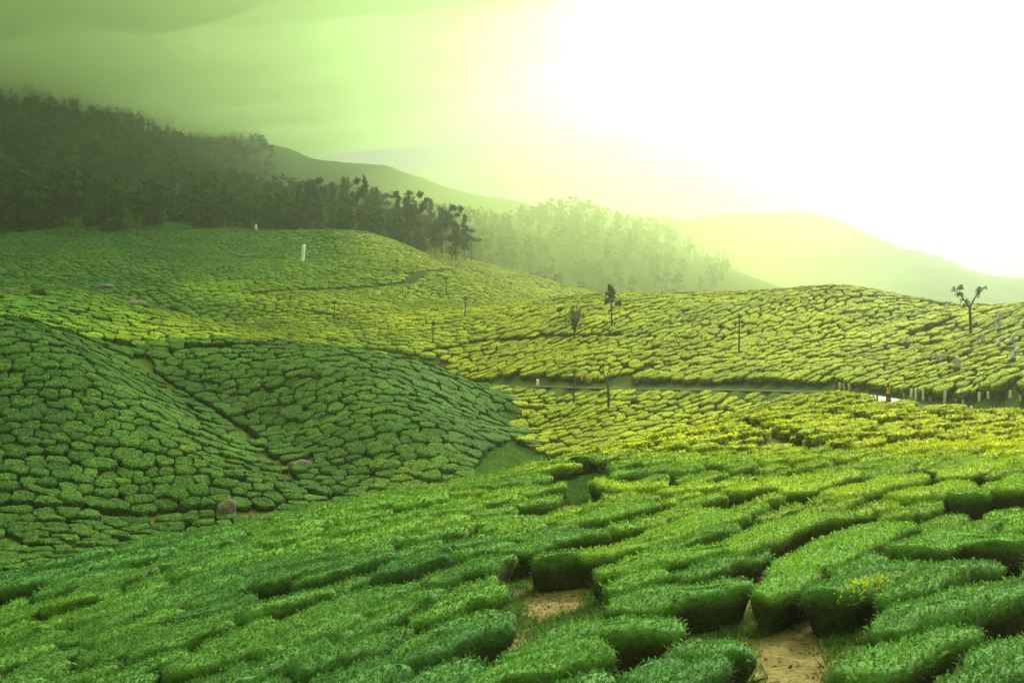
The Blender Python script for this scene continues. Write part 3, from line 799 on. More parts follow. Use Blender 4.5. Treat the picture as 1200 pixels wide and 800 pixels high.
for arv, gi, j, px, py in chosen:
    g = (STUFF + SPB)[gi]
    V = g['V'][j]; base = np.array([V[:, 0].mean(), V[:, 1].mean(), 0.0]); base[2] = float(ground(base[0], base[1]))
    tn = g['tn'][j]
    lm = (g['lo'] == j) if g['lo'] is not None else np.zeros(0, bool)
    if g['lq'] is None: g['lq'] = np.zeros((0, 4, 3)); g['lc'] = np.zeros((0, 3)); g['lo'] = np.zeros(0, int)
    lv, lqd = quad_mesh(g['lq'][lm]); lcol = np.repeat(g['lc'][lm], 4, 0)
    g['_j'] = j
    lab = bush_label(gi, px, py, base[1], g)
    grp = 'tea bushes on the near slope'
    if g['lod'] == 0:
        root = link('tea_bush', None, loc=base)
        tag(root, lab, 'tea bush', grp)
        cn = link('canopy', mesh_np('canopy', V - base, g['Q'], g['T'], attrs={'tint': tn}), M_SHELL, root)
        lf = link('leaf_cover', mesh_np('leaf_cover', lv - base, lqd, smooth=False, attrs={'tint': lcol}), M_LEAF, cn)
        lf['kind'] = 'stuff'
        if 'spine' in g: d0 = g['spine'][-1] - g['spine'][0]; hl = g['halfL']
        else:
            kk = g['k'][j]; d0 = np.array([G['c'][kk], G['s'][kk]]); hl = np.abs(G['a'][kk]).max()
        d0 = d0 / np.linalg.norm(d0)
        sv, sq_ = stems_for(base[:2], d0, hl, stem_rng)
        link('stem_cluster', mesh_np('stem_cluster', sv - base, sq_), M_TWIG, root)['kind'] = 'stuff'
    else:
        root = link('tea_bush', mesh_np('tea_bush', V - base, g['Q'], g['T'], attrs={'tint': tn}), M_SHELL, loc=base)
        tag(root, lab, 'tea bush', grp)
        if not len(lv): continue
        lf = link('leaf_cover', mesh_np('leaf_cover', lv - base, lqd, smooth=False, attrs={'tint': lcol}), M_LEAF, root)
        lf['kind'] = 'stuff'
# everything else: one object
Vs, Qs, Ts, Cs, Ms_q, Ms_t = [], [], [], [], [], []
off = 0
for gi, g in enumerate(STUFF):
    km = np.array([(gi, j) not in picked for j in range(len(g['V']))])
    V = g['V'][km]; nv = V.shape[1]
    o = off + np.arange(len(V))[:, None, None] * nv
    Vs.append(V.reshape(-1, 3)); Cs.append(g['tn'][km].reshape(-1, 3))
    q = (g['Q'][None] + o).reshape(-1, 4); t = (g['T'][None] + o).reshape(-1, 3)
    Qs.append(q); Ts.append(t); Ms_q.append(np.full(len(q), 0 if g['lod'] < 2 else 1)); Ms_t.append(np.full(len(t), 0 if g['lod'] < 2 else 1))
    off += len(V) * nv
    if g['lq'] is not None and len(g['lq']):
        lm = km[g['lo']]
        lv, lqd = quad_mesh(g['lq'][lm])
        Vs.append(lv); Cs.append(np.repeat(g['lc'][lm], 4, 0)); Qs.append(lqd + off); Ms_q.append(np.full(len(lqd), 2)); off += len(lv)
me = mesh_np('tea_bushes', np.concatenate(Vs), np.concatenate(Qs), np.concatenate(Ts), attrs={'tint': np.concatenate(Cs)})
for m in (M_SHELL, M_FAR, M_LEAF): me.materials.append(m)
me.polygons.foreach_set('material_index', np.concatenate(Ms_q + Ms_t).astype(np.int32))
rest = link('tea_bushes', me)
tag(rest, 'thousands of clipped tea bushes covering the valley slopes and hills', 'tea bushes', kind='stuff')
# ------------------------------------------------------------------ road
def strip(name, line, hw, lift, mat, n=160):
    t = np.linspace(0, 1, n); seg = np.concatenate([[0], np.cumsum(np.linalg.norm(np.diff(line[:, :2], axis=0), axis=1))]); seg /= seg[-1]
    C = np.stack([np.interp(t, seg, line[:, i]) for i in range(3)], -1)
    for _ in range(6): C[1:-1] = (C[:-2] + 2 * C[1:-1] + C[2:]) / 4
    d = np.gradient(C[:, :2], axis=0); d /= np.linalg.norm(d, axis=1)[:, None]
    nn = np.stack([-d[:, 1], d[:, 0]], -1)
    rows = []
    for k, (o, dz) in enumerate(((-1, -.03), (-.5, .0), (0, .02), (.5, 0), (1, -.03))):
        e = hw * o + .12 * vnoise(t * 60 + k, t * 0, 9) * (abs(o) == 1)
        rows.append(np.column_stack([C[:, 0] + nn[:, 0] * e, C[:, 1] + nn[:, 1] * e, C[:, 2] + lift + dz]))
    V = np.stack(rows, 1); i = np.arange(n * 5).reshape(n, 5)
    Q = np.stack([i[:-1, :-1], i[:-1, 1:], i[1:, 1:], i[1:, :-1]], -1).reshape(-1, 4)
    return tag(link(name, mesh_np(name, V.reshape(-1, 3), Q=Q), mat), kind='structure')
strip('road', ROAD[3:6], ROAD_HW, 0.06, M_ROAD, 40)
M_TRACK = plain('track_earth', (0.045, 0.07, 0.016), .95, .35, 1.2, .3)
strip('track', ROAD[5:], ROAD_HW - .5, 0.05, M_TRACK)
strip('track', ROAD[:4], ROAD_HW, 0.05, M_TRACK, 60)

# ------------------------------------------------------------------ trees
def tube(V, Q, pts, sides=6):
    """tapering tube through (x,y,z,r) points"""
    o = len(V)
    for (x, y, z, r) in pts:
        for m in range(sides):
            a = m * 2 * math.pi / sides
            V.append((x + r * math.cos(a), y + r * math.sin(a), z))
    for k in range(len(pts) - 1):
        for m in range(sides):
            Q.append((o + k * sides + m, o + k * sides + (m + 1) % sides, o + (k + 1) * sides + (m + 1) % sides, o + (k + 1) * sides + m))
def clumps(r, blobs, n, size):
    """leaf sprays scattered through ellipsoid blobs: quads and tints"""
    vol = np.array([b[3] * b[4] for b in blobs]); pk = r.choice(len(blobs), n, p=vol / vol.sum())
    B = np.array(blobs)[pk]
    d = r.normal(size=(n, 3)); d /= np.linalg.norm(d, axis=1)[:, None]
    rad = r.random(n) ** .45
    p = B[:, :3] + d * rad[:, None] * B[:, [3, 3, 4]]
    u = r.normal(size=(n, 3)); u /= np.linalg.norm(u, axis=1)[:, None]
    w = np.cross(u, r.normal(size=(n, 3))); w /= np.linalg.norm(w, axis=1)[:, None]
    s = size * r.uniform(.5, 1.4, (n, 1))
    q = np.stack([p - u * s, p + w * s * .55, p + u * s, p - w * s * .55], 1)
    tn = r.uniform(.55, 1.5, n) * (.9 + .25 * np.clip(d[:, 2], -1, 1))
    return q, tn
def tree_template(kind, seed, nleaf):
    r = np.random.default_rng(seed); V, Q = [], []; blobs = []
    if kind == 'broad':
        H = 13.0
        tube(V, Q, [(0, 0, -.5, .35), (.15, .1, 3, .28), (.2, -.1, 7, .18), (.1, .1, 10, .08)])
        for i in range(9):
            a = r.uniform(0, 6.28); d = r.uniform(.6, 2.9); z = r.uniform(4.0, 11.5)
            d *= 1 - abs(z - 7) / 9
            blobs.append((d * math.cos(a), d * math.sin(a), z, r.uniform(1.3, 2.1), r.uniform(1.1, 1.8)))
            tube(V, Q, [(.15, 0, z * .62, .10), (d * .6 * math.cos(a), d * .6 * math.sin(a), z * .85, .06), (d * math.cos(a), d * math.sin(a), z, .03)], 4)
        blobs.append((0, 0, 11.6, 1.5, 1.5))
    elif kind == 'gum':
        H = 18.0
        tube(V, Q, [(0, 0, -.5, .32), (.2, .1, 6, .25), (.1, -.2, 12, .15), (.3, .1, 16, .06)])
        for i in range(8):
            a = i * 2.4 + r.uniform(-.4, .4); d = r.uniform(1.2, 3.8); z = r.uniform(11.0, 17.0)
            blobs.append((d * math.cos(a), d * math.sin(a), z, r.uniform(1.1, 1.9), r.uniform(.7, 1.1)))
            tube(V, Q, [(.15, 0, z - 4.5, .11), (d * .55 * math.cos(a), d * .55 * math.sin(a), z - 1.8, .07), (d * math.cos(a), d * math.sin(a), z, .03)], 4)
        blobs.append((.3, 0, 17, 1.6, 1.0))
    elif kind == 'under':
        H = 5.0
        tube(V, Q, [(0, 0, -.5, .15), (.1, 0, 2, .10), (.1, .1, 4, .04)], 4)
        for i in range(6):
            a = i * 1.05; blobs.append((1.5 * math.cos(a), 1.5 * math.sin(a), r.uniform(1.0, 3.4), 1.5, 1.2))
        blobs.append((0, 0, 3.8, 1.4, 1.0))
    else:   # slender
        H = 15.0
        tube(V, Q, [(0, 0, -.5, .25), (.1, .1, 6, .18), (.1, 0, 13, .07)])
        for i in range(9):
            z = 4.5 + i * 1.15; a = i * 2.4; d = .9 * (1 - i / 14)
            blobs.append((d * math.cos(a), d * math.sin(a), z, r.uniform(1.0, 1.6) * (1.15 - i / 16), r.uniform(.8, 1.2)))
            tube(V, Q, [(.1, 0, z - .8, .07), (d * math.cos(a), d * math.sin(a), z, .03)], 4)
    q, tn = clumps(r, blobs, nleaf, 1.15 if nleaf < 200 else .55)
    return dict(H=H, V=np.array(V), Q=np.array(Q), q=q, tn=tn)
GREENS = np.array([[.030, .060, .014], [.040, .072, .016], [.052, .075, .018], [.035, .055, .020]])

def tree_thing(name, tpl, base, height, rotz, col, label, cat, group, wide=1.0):
    key = (id(tpl), tuple(col))
    root = link(name, None, loc=base); root.rotation_euler = (0, 0, rotz)
    s = height / tpl['H']; root.scale = (s * wide, s * wide, s)
    tag(root, label, cat, group)
    if 'trunk_me' not in tpl: tpl['trunk_me'] = mesh_np('trunk', tpl['V'], tpl['Q']); tpl['trunk_me'].materials.append(M_BARK)
    if ('c', tuple(col)) not in tpl:
        v, qd = quad_mesh(tpl['q'])
        m = mesh_np('crown', v, qd, smooth=False, attrs={'tint': np.repeat(np.asarray(col)[None] * tpl['tn'][:, None], 4, 0)}); m.materials.append(M_TREE)
        tpl[('c', tuple(col))] = m
    link('trunk', tpl['trunk_me'], None, root); link('crown', tpl[('c', tuple(col))], None, root)
    return root
T_BIG = [tree_template(k, 50 + i, 620) for i, k in enumerate(('broad', 'gum', 'slender', 'broad', 'gum', 'slender'))]
T_SMALL = [tree_template(k, 80 + i, 52) for i, k in enumerate(('broad', 'gum', 'slender', 'broad', 'broad', 'slender', 'under', 'under', 'under'))]
tr = np.random.default_rng(11)
def on_ground(px, Yd): x = (px - 600) / F * Yd; return np.array([x, Yd, float(ground(x, Yd))])
# single trees of the dark wood that stand out along the ridge above the tea dome
RIDGE = [(318, 236), (332, 222), (350, 212), (362, 210), (376, 208), (390, 212), (404, 206), (418, 208), (428, 204), (440, 216), (452, 226), (466, 222), (480, 222), (492, 224), (504, 232), (518, 240), (530, 240), (544, 250),
         (300, 230), (282, 222), (262, 214), (242, 206), (224, 200), (340, 235), (370, 232), (398, 234), (436, 240), (460, 246), (486, 246), (510, 256), (534, 262), (552, 268)]
RLAB = ['tall dark tree of the wood edge on the ridge above the tea dome', 'open-crowned tree rising above the wood edge on the ridge', 'slender dark tree of the wood edge on the ridge']
for i, (px, ty) in enumerate(RIDGE):
    Yd = 372 + 26 * tr.random() if px > 310 else 400 + 20 * tr.random()
    b = on_ground(px, Yd); h = (HZ - ty) / F * Yd - b[2]
    if h < 5: h = 7
    k = i % 3
    tree_thing('forest_tree', T_BIG[i % 6], b, h, tr.uniform(0, 6), GREENS[i % 4] * .9, RLAB[k], 'tree', 'trees on the ridge above the tea dome', wide=min(1.25, 15 / h))
SKY = [(598, 246), (612, 240), (622, 242), (634, 236), (646, 232), (657, 233), (668, 230), (679, 234), (690, 234), (700, 240), (712, 243), (724, 248), (736, 251), (750, 254), (766, 256), (781, 260)]
for i, (px, ty) in enumerate(SKY):
    Yd = 606 + 8 * tr.random(); b = on_ground(px, Yd); h = max((HZ - ty) / F * Yd - b[2], 6)
    tree_thing('gum_tree', T_BIG[(1, 0, 4, 3)[i % 4]], b, h, tr.uniform(0, 6), GREENS[(i + 1) % 4] * 1.3, 'pale misty gum tree with umbrella crown on the skyline of the wooded hill', 'tree', 'trees on the skyline of the wooded hill', wide=max(.9, min(1.4, 17 / h)))
# the wood itself reads as one mass
nF = 26000
FY = np.sqrt(tr.uniform(296.0 ** 2, 1250.0 ** 2, nF)); FX = tr.uniform(-.52, .30, nF) * FY
# drop trees that crowd a neighbour (coarse grid thinning)
gs = np.where(FY < 470, 3.6, 4.6); cell = np.floor(FX / gs).astype(int) * 100003 + np.floor(FY / gs).astype(int)
_, first = np.unique(cell, return_index=True); FX, FY = FX[first], FY[first]
fpx = 600 + F * FX / FY
edge = np.interp(fpx, FOREST_Y[:, 0], FOREST_Y[:, 1]) - 3 + 7 * vnoise(FX / 30, FY / 30, 71) + 5 * vnoise(FX / 9, FY / 9, 72)
ok = (FY > edge) & (fpx > -60) & (fpx < np.interp(FY, [330, 420, 470, 640, 700, 1250], [560, 640, 840, 870, 330, 300])) & ~((fpx > 500) & (fpx < 720) & (FY < 432))
ok &= tr.random(len(FX)) < np.interp(FY, [340, 450, 700, 1250], [1.0, .85, .5, .25])
ok &= ~((FY < 420) & (fpx > 150) & (fpx < 345) & (tr.random(len(FX)) < .35))
ok &= ~((np.abs(fpx - 811) < 9) & (FY < hit(811, 307, -BH, 450)[1] + 2))
FX, FY = FX[ok], FY[ok]
FZ = ground(FX, FY) - .3
Vs, Qs, Cs, Mi = [], [], [], []; off = 0
which = tr.integers(0, len(T_SMALL), len(FX))
for wv, tp in enumerate(T_SMALL):
    k = np.nonzero(which == wv)[0]
    if not len(k): continue
    a = tr.uniform(0, 6.28, len(k)); s = tr.uniform(.6, 1.15, len(k)) * (12.5 / tp['H'] if tp['H'] > 6 else 1.0) * np.interp(fpx[ok][k], [560, 580, 760, 900], [1.0, .85, .8, .45]); wd = s * tr.uniform(.9, 1.4, len(k))
    for src, isleaf in ((tp['V'], 0), (tp['q'].reshape(-1, 3), 1)):
        X = src[None, :, 0] * wd[:, None]; Y = src[None, :, 1] * wd[:, None]
        c, s_ = np.cos(a)[:, None], np.sin(a)[:, None]
        Vw = np.stack([FX[k][:, None] + X * c - Y * s_, FY[k][:, None] + X * s_ + Y * c, FZ[k][:, None] + src[None, :, 2] * s[:, None]], -1)
        if isleaf:
            qd = np.arange(len(src)).reshape(-1, 4)
            cl = (GREENS[tr.integers(0, 4, len(k))] * tr.uniform(.75, 1.25, (len(k), 1)))[:, None, :] * np.repeat(tp['tn'], 4)[None, :, None]
        else:
            qd = tp['Q'][:12]; cl = np.full((len(k), len(src), 3), .06)
        q = (qd[None] + off + (np.arange(len(k)) * len(src))[:, None, None]).reshape(-1, 4)
        Vs.append(Vw.reshape(-1, 3)); Qs.append(q); Cs.append(cl.reshape(-1, 3)); off += len(k) * len(src)
me = mesh_np('forest', np.concatenate(Vs), np.concatenate(Qs), smooth=False, attrs={'tint': np.concatenate(Cs)})
tag(link('forest', me, M_TREE), 'dense dark wood covering the misty mountain side and the hill behind', 'forest', kind='stuff')
print('forest trees', len(FX), 'quads', sum(len(q) for q in Qs))

# ------------------------------------------------------------------ shade trees standing in the tea
def shade_tree(px, py, ty, kind, label, group='lopped shade trees standing in the tea', seed=0, ymin=60):
    r = np.random.default_rng(900 + seed)
    b = hit(px, py, -0.3, ymin); b[2] = float(ground(b[0], b[1]))
    H = (py - ty) / F * b[1] + .6
    V, Q = [], []; blobs = []; nl = 0; size = .22
    lean = r.uniform(-.15, .15)
    rad = .045 * (H / 5) ** .5 * 2.2
    if kind == 'tufts':
        tube(V, Q, [(0, 0, -.1, .20), (lean * .5, 0, H * .35, .17), (lean, .02, H * .66, .15)], 8)
        for dx, dz, br, bz in ((-1.35, .95, .55, .62), (-.35, .80, .42, .38), (1.3, .97, .46, .62)):
            tube(V, Q, [(lean, 0, H * .62, .12), (lean + dx * .5, .15, H * (dz - .16), .10), (lean + dx * .95, .1, H * dz - .2, .05)], 6)
            for m in range(5): tube(V, Q, [(lean + dx * .7, .1, H * (dz - .1) - .1, .03), (lean + dx + r.normal(0, .4), r.normal(0, .35), H * dz + r.uniform(-.3, .35), .01)], 4)
            for m in range(5): blobs.append((lean + dx + r.normal(0, .32), .1 + r.normal(0, .3), H * dz - .25 + r.normal(0, .32), br * .72, bz * .55))
        nl, size = 620, .10
    elif kind == 'oak':
        tube(V, Q, [(0, 0, -.1, .16), (lean, 0, H * .5, .12), (lean, 0, H * .95, .04)], 7)
        for i in range(8):
            z = H * (.58 + .05 * i); a = i * 2.4; d = r.uniform(.4, 1.1) * (1.1 - i / 11)
            tube(V, Q, [(lean, 0, z - .4, .05), (lean + d * math.cos(a), d * math.sin(a), z, .02)], 5)
            blobs.append((lean + d * math.cos(a), d * math.sin(a), z, .55, .45))
        nl, size = 420, .24
    elif kind == 'feather':
        tube(V, Q, [(0, 0, -.1, .15), (0, 0, H * .25, .12), (.05, 0, H * .6, .07)], 7)
        for i in range(46):
            a = i * 2.4; e = r.uniform(.1, 1.0); R = 2.0 * math.sin(math.pi * min(1, .35 + e * .6)) * r.uniform(.5, 1)
            z0 = H * r.uniform(.22, .5); z1 = H * (.35 + .63 * e)
            tube(V, Q, [(.02, 0, z0, .06), (R * .6 * math.cos(a), R * .6 * math.sin(a), (z0 + z1) / 2, .04), (R * math.cos(a), R * math.sin(a), z1, .014)], 4)
        blobs = [(0, 0, H * .62, 1.9, H * .34)]; nl, size = 700, .11
    elif kind == 'fork':
        tube(V, Q, [(0, 0, -.1, .17), (.02, 0, H * .35, .15), (-.1, 0, H * .58, .12), (-.55, .1, H * .74, .09)], 7)
        for ex, ez, sx, sz in ((-1.6, .86, -.4, .70), (-1.2, 1.0, -.5, .74), (.35, .93, -.25, .66), (1.2, .86, -.05, .6), (-.5, 1.0, -.55, .74)):
            tube(V, Q, [(sx, 0, H * sz, .06), ((sx + ex) / 2, .2, H * (sz + ez) / 2 + .1, .04), (ex, .1, H * ez, .015)], 5)
            for m in range(4):
                f = r.uniform(.4, 1); tube(V, Q, [(sx + (ex - sx) * f, .1, H * (sz + (ez - sz) * f), .02), (sx + (ex - sx) * f + r.normal(0, .35), r.normal(0, .3), H * (sz + (ez - sz) * f) + r.uniform(.1, .5), .008)], 4)
        blobs = [(-1.0, 0, H * .9, .7, .35), (.6, 0, H * .88, .5, .3)]; nl, size = 40, .14
    else:   # pole
        tube(V, Q, [(0, 0, -.1, rad * 1.3), (lean * .5, 0, H * .5, rad), (lean, 0, H, rad * .6)], 6)
        for i in range(9):
            a = i * 2.4; z = H * r.uniform(.72, .98); d = r.uniform(.25, .6)
            tube(V, Q, [(lean, 0, z, .03), (lean + d * math.cos(a), d * math.sin(a), z + r.uniform(.1, .4), .01)], 4)
        blobs = [(lean, 0, H * .93, .45, .35)]; nl, size = 36, .16
    root = link('shade_tree', None, loc=b); tag(root, label, 'tree', group)
    link('trunk', mesh_np('trunk', np.array(V), np.array(Q)), M_BARK, root)
    q, tn = clumps(r, blobs, nl, size); v, qd = quad_mesh(q)
    link('crown', mesh_np('crown', v, qd, smooth=False, attrs={'tint': np.repeat(np.array([[.045, .085, .02]]) * tn[:, None], 4, 0)}), M_TREE, root)
SH = [(1138, 394, 339, 'tufts', 'lopped tree with three leafy tufts in the dip right of the rounded hill'),
      (866, 416, 369, 'pole', 'bare pole-like tree alone on the rounded hill'),
      (717, 383, 334, 'oak', 'tree with a small dark crown on a tall stem at the hill shoulder'),
      (673, 399, 357, 'feather', 'round feathery bare-branched tree beside the dark-crowned tree'),
      (713, 481, 424, 'fork', 'leaning forked tree just below the road'),
      (672, 475, 434, 'pole', 'thin bare tree left of the leaning forked one'),
      (507, 403, 378, 'pole', 'thin pole tree in the hollow beneath the tea dome'),
      (545, 372, 349, 'pole', 'thin pole tree on the right flank of the tea dome'),
      (523, 348, 325, 'pole', 'thin pole tree just under the path end on the dome'),
      (465, 323, 305, 'pole', 'thin pole tree above the path on the dome'),
      (472, 345, 330, 'pole', 'short pole tree crossing the path on the dome'),
      (392, 380, 354, 'pole', 'thin pole tree beside the short dark path below the dome'),
      (371, 458, 438, 'pole', 'slim pole tree among the dark bushes of the centre slope')]
for i, (px, py, ty, kd, lb) in enumerate(SH): shade_tree(px, py, ty, kd, lb, seed=i)

# yellow shrub by the road
def shrub(px, py, ty, wpx, col, name, label, seed, ymin):
    r = np.random.default_rng(seed); b = hit(px, py, -BH, ymin); b[2] = float(ground(b[0], b[1]))
    H = (py - ty) / F * b[1]; Wd = wpx / F * b[1] / 2
    V, Q = [], []
    for i in range(6):
        a = i * 1.05; tube(V, Q, [(0, 0, -.1, .04), (Wd * .4 * math.cos(a), Wd * .4 * math.sin(a), H * .4, .025), (Wd * .8 * math.cos(a), Wd * .8 * math.sin(a), H * .8, .01)], 4)
    blobs = [(Wd * .55 * math.cos(i * 1.3), Wd * .55 * math.sin(i * 1.3), H * (.45 + .1 * (i % 4)), Wd * .55, H * .28) for i in range(6)]
    q, tn = clumps(r, blobs, 300, .13); v, qd = quad_mesh(q)
    root = link(name, None, loc=b); tag(root, label, 'shrub')
    link('stem_cluster', mesh_np('stem_cluster', np.array(V), np.array(Q)), M_BARK, root)
    link('foliage', mesh_np('foliage', v, qd, smooth=False, attrs={'tint': np.repeat(np.array([col]) * tn[:, None], 4, 0)}), M_TREE, root)
shrub(687, 452, 438, 14, (.42, .33, .02), 'shrub', 'bright yellow leafy shrub beside the road', 3, 130)
shrub(45, 350, 336, 16, (.05, .07, .02), 'shrub', 'dark round shrub above the path on the left slope', 4, 130)
shrub(880, 499, 488, 16, (.05, .09, .02), 'shrub', 'unclipped tea shoot clump at the top of the narrow gap', 5, 40)

# ------------------------------------------------------------------ rocks
def rock(px, py, wpx, hpx, label, seed, ymin=60, col=None, name='boulder'):
    r = np.random.default_rng(seed); b = hit(px, py, -BH, ymin); b[2] = float(ground(b[0], b[1]))
    sx = wpx / F * b[1] / 2; sz = hpx / F * b[1]
    na, nr = 16, 9; V = []
    for i in range(nr):
        ph = math.pi * (i + .0) / (nr - 1)
        for j in range(na):
            t = j * 2 * math.pi / na
            d = np.array([math.sin(ph) * math.cos(t), math.sin(ph) * math.sin(t), math.cos(ph)])
            k = 1 + .22 * math.sin(3 * d[0] + seed) * math.cos(2.3 * d[1] - seed) + .12 * math.sin(5 * d[2] + 4 * d[0] + seed) + .05 * r.normal() * math.sin(ph)
            d = np.sign(d) * np.abs(d) ** .8
            V.append((d[0] * sx * k, d[1] * sx * .8 * k, d[2] * sz * .62 * k + sz * .38))
    Q = [(i * na + j, (i + 1) * na + j, (i + 1) * na + (j + 1) % na, i * na + (j + 1) % na) for i in range(nr - 1) for j in range(na)]
    o = link(name, mesh_np('boulder', np.array(V), np.array(Q)), M_ROCK if col is None else col, loc=b)
    tag(o, label, 'rock')
rock(266, 606, 24, 19, 'upright grey boulder beside the path at the foot of the left slope', 1, 70)
rock(352, 552, 26, 12, 'low brown boulder at the foot of the centre slope', 2, 90)
rock(8, 346, 26, 7, 'flat dark rock slab on the left slope', 3, 120)
rock(122, 340, 24, 7, 'flat grey rock in the upper left tea field', 4, 150)
rock(160, 362, 30, 10, 'broad grey outcrop in the hollow of the upper tea field', 5, 150)
rock(470, 277, 22, 8, 'pale rock slab on the crest of the tea dome', 6, 250, plain('pale_rock', (.42, .40, .32), .9, .25, 2.5, .5))
rock(150, 318, 20, 6, 'small grey rock high in the upper left tea field', 7, 170)
rock(292, 304, 22, 6, 'dark rock below the wood left of the white pillar', 8, 200)

# ------------------------------------------------------------------ posts, pillars, stones
def post(px, py, ty, wpx, name, label, cat, mat, group=None, ymin=60, tilt=0.0, square=False, off=-BH, base=None):
    b = hit(px, py, off, ymin) if base is None else base
    b = np.array(b, float)
    H = (py - ty) / F * b[1]; w = wpx / F * b[1] / 2
    V, Q = [], []
    sd_ = 4 if square else 8
    tube(V, Q, [(0, 0, -.25, w * 1.05), (0, 0, H * .5, w), (tilt * H * .0, 0, H * .96, w * .96), (0, 0, H, w * .55)], sd_)
    V.append((0, 0, H)); T = [(len(V) - 1 - sd_ + m, len(V) - 1 - sd_ + (m + 1) % sd_, len(V) - 1) for m in range(sd_)]
    o = link(name, mesh_np(name, np.array(V), np.array(Q), np.array(T), smooth=not square), mat, loc=b)
    o.rotation_euler = (0, tilt, random.uniform(0, 1))
    tag(o, label, cat, group)
    return o
M_WHITE = plain('white_paint', (.78, .77, .70), .8, .08, 3)
M_STONE = plain('dark_stone', (.10, .09, .07), .9, .3, 4, .3)
post(354, 309, 286, 4.2, 'pillar', 'tall pale tilted pillar on the tea dome slope', 'pillar', M_WHITE, tilt=.10, square=True, ymin=200)
post(300, 272, 263, 3.2, 'pillar', 'small pale pillar at the edge of the dark wood', 'pillar', M_WHITE, square=True, ymin=250)
pb = hit(811, 307, -BH, 450); post(811, 307, 293, 3.6, 'pillar', 'pale pillar among the misty trees of the wooded hill', 'pillar', M_WHITE, square=True, base=pb)
post(630, 450, 444, 3.0, 'marker_stone', 'small white marker stone at the left end of the road', 'marker stone', M_WHITE, square=True, ymin=120)
def road_at(px, side):
    """point beside the road at a photo column; side in metres from the centre line, positive away from the camera"""
    c = None
    for i in range(len(ROAD) - 1):
        a, b = ROAD[i], ROAD[i + 1]
        for t in np.linspace(0, 1, 60):
            q = a + (b - a) * t
            d = (b - a)[:2] / np.linalg.norm((b - a)[:2]); nn = np.array([d[1], -d[0]])
            if nn[1] < 0: nn = -nn
            e = np.array([q[0] + nn[0] * side, q[1] + nn[1] * side, q[2]])
            err = abs(600 + F * e[0] / e[1] - px)
            if c is None or err < c[0]: c = (err, e)
    return c[1]
for px, ty, side in ((984, 449, 2.3), (990, 450, 2.2), (996, 450, 2.3), (1060, 450, 2.5), (1068, 456, 2.4), (1074, 455, 2.2), (1082, 453, 2.2), (1090, 457, 2.6), (1107, 454, 2.3), (1121, 460, 2.6), (1129, 457, 2.4), (1148, 460, 2.4), (1158, 459, 2.7), (1183, 458, 2.4), (1196, 461, 2.6)):
    e = road_at(px, side); by = HZ - F * e[2] / e[1]
    post(px, by, ty - 1, 3.6, 'wooden_post', 'pale round post under the overhanging tea along the road bank', 'post', M_POST, 'posts along the road bank', base=e, tilt=random.uniform(-.06, .06))
for px, hpx in ((1004, 7), (1010, 7), (1018, 8), (1028, 9), (1040, 9), (1061, 8), (1138, 8)):
    e = road_at(px, -2.0); by = HZ - F * e[2] / e[1]
    post(px, by, by - hpx, 3.4, 'guard_stone', 'dark short guard stone on the outer edge of the pale road', 'guard stone', M_STONE if px != 1138 else M_WHITE, 'guard stones along the road', base=e, square=True)

# ------------------------------------------------------------------ people
def body_mesh(pose):
    """one continuous body grown over joints with a Skin modifier"""
    J = pose['J']; E = pose['E']; R = pose['R']
    me = bpy.data.meshes.new('person_joints'); me.from_pydata(J, E, [])
    ob = bpy.data.objects.new('person_joints', me); COL.objects.link(ob)
    sk = ob.modifiers.new('skin', 'SKIN'); sk.use_smooth_shade = True
    for i, r in enumerate(R):
        me.skin_vertices[0].data[i].radius = (r, r * .85 if i < 4 else r)
    me.skin_vertices[0].data[0].use_root = True
    sb = ob.modifiers.new('sub', 'SUBSURF'); sb.levels = 1; sb.render_levels = 1
    bpy.context.view_layer.update()
    dg = bpy.context.evaluated_depsgraph_get()
    m2 = bpy.data.meshes.new_from_object(ob.evaluated_get(dg))
    bpy.data.objects.remove(ob); bpy.data.meshes.remove(me)
    return m2
def pose(bend, reach):
    # pelvis, waist, chest, neck, head, arms (shoulder, elbow, wrist, fingers), legs (hip, knee, ankle, toe); facing -Y
    sb = math.sin(bend); cb = math.cos(bend)
    def up_(h, dx=0, dy=0): return (dx, -sb * h + dy, .86 + cb * h)
    J = [(0, 0, .86), up_(.20), up_(.42), up_(.54), up_(.64, 0, -.03), up_(.74, 0, -.02)]
    R = [.13, .115, .13, .055, .095, .075]
    E = [(0, 1), (1, 2), (2, 3), (3, 4), (4, 5)]
    for sx in (-1, 1):
        o = len(J)
        sh = up_(.44, sx * .17)
        J += [sh, (sx * .24, sh[1] - .10 * reach - .02, sh[2] - .24), (sx * .17, sh[1] - .10 - .26 * reach, sh[2] - .42 + .12 * reach), (sx * .14, sh[1] - .16 - .32 * reach, sh[2] - .48 + .12 * reach)]
        R += [.055, .042, .032, .026]
        E += [(2, o), (o, o + 1), (o + 1, o + 2), (o + 2, o + 3)]
        o = len(J)
        J += [(sx * .09, 0, .78), (sx * .10, -.03, .45), (sx * .10, .02, .07), (sx * .11, -.12, .03)]
        R += [.095, .065, .042, .035]
        E += [(0, o), (o, o + 1), (o + 1, o + 2), (o + 2, o + 3)]
    return dict(J=J, E=E, R=R)
def loft(rings, na=14):
    V, Q = [], []
    for (x, y, z, rx, ry) in rings:
        for m in range(na):
            a = m * 2 * math.pi / na; V.append((x + rx * math.cos(a), y + ry * math.sin(a), z))
    for k in range(len(rings) - 1):
        for m in range(na): Q.append((k * na + m, k * na + (m + 1) % na, (k + 1) * na + (m + 1) % na, (k + 1) * na + m))
    return np.array(V), np.array(Q)
M_SKIN = plain('skin', (.16, .085, .05), .6, .1, 6)
M_HAIR = plain('hair', (.015, .012, .01), .6, .2, 9)
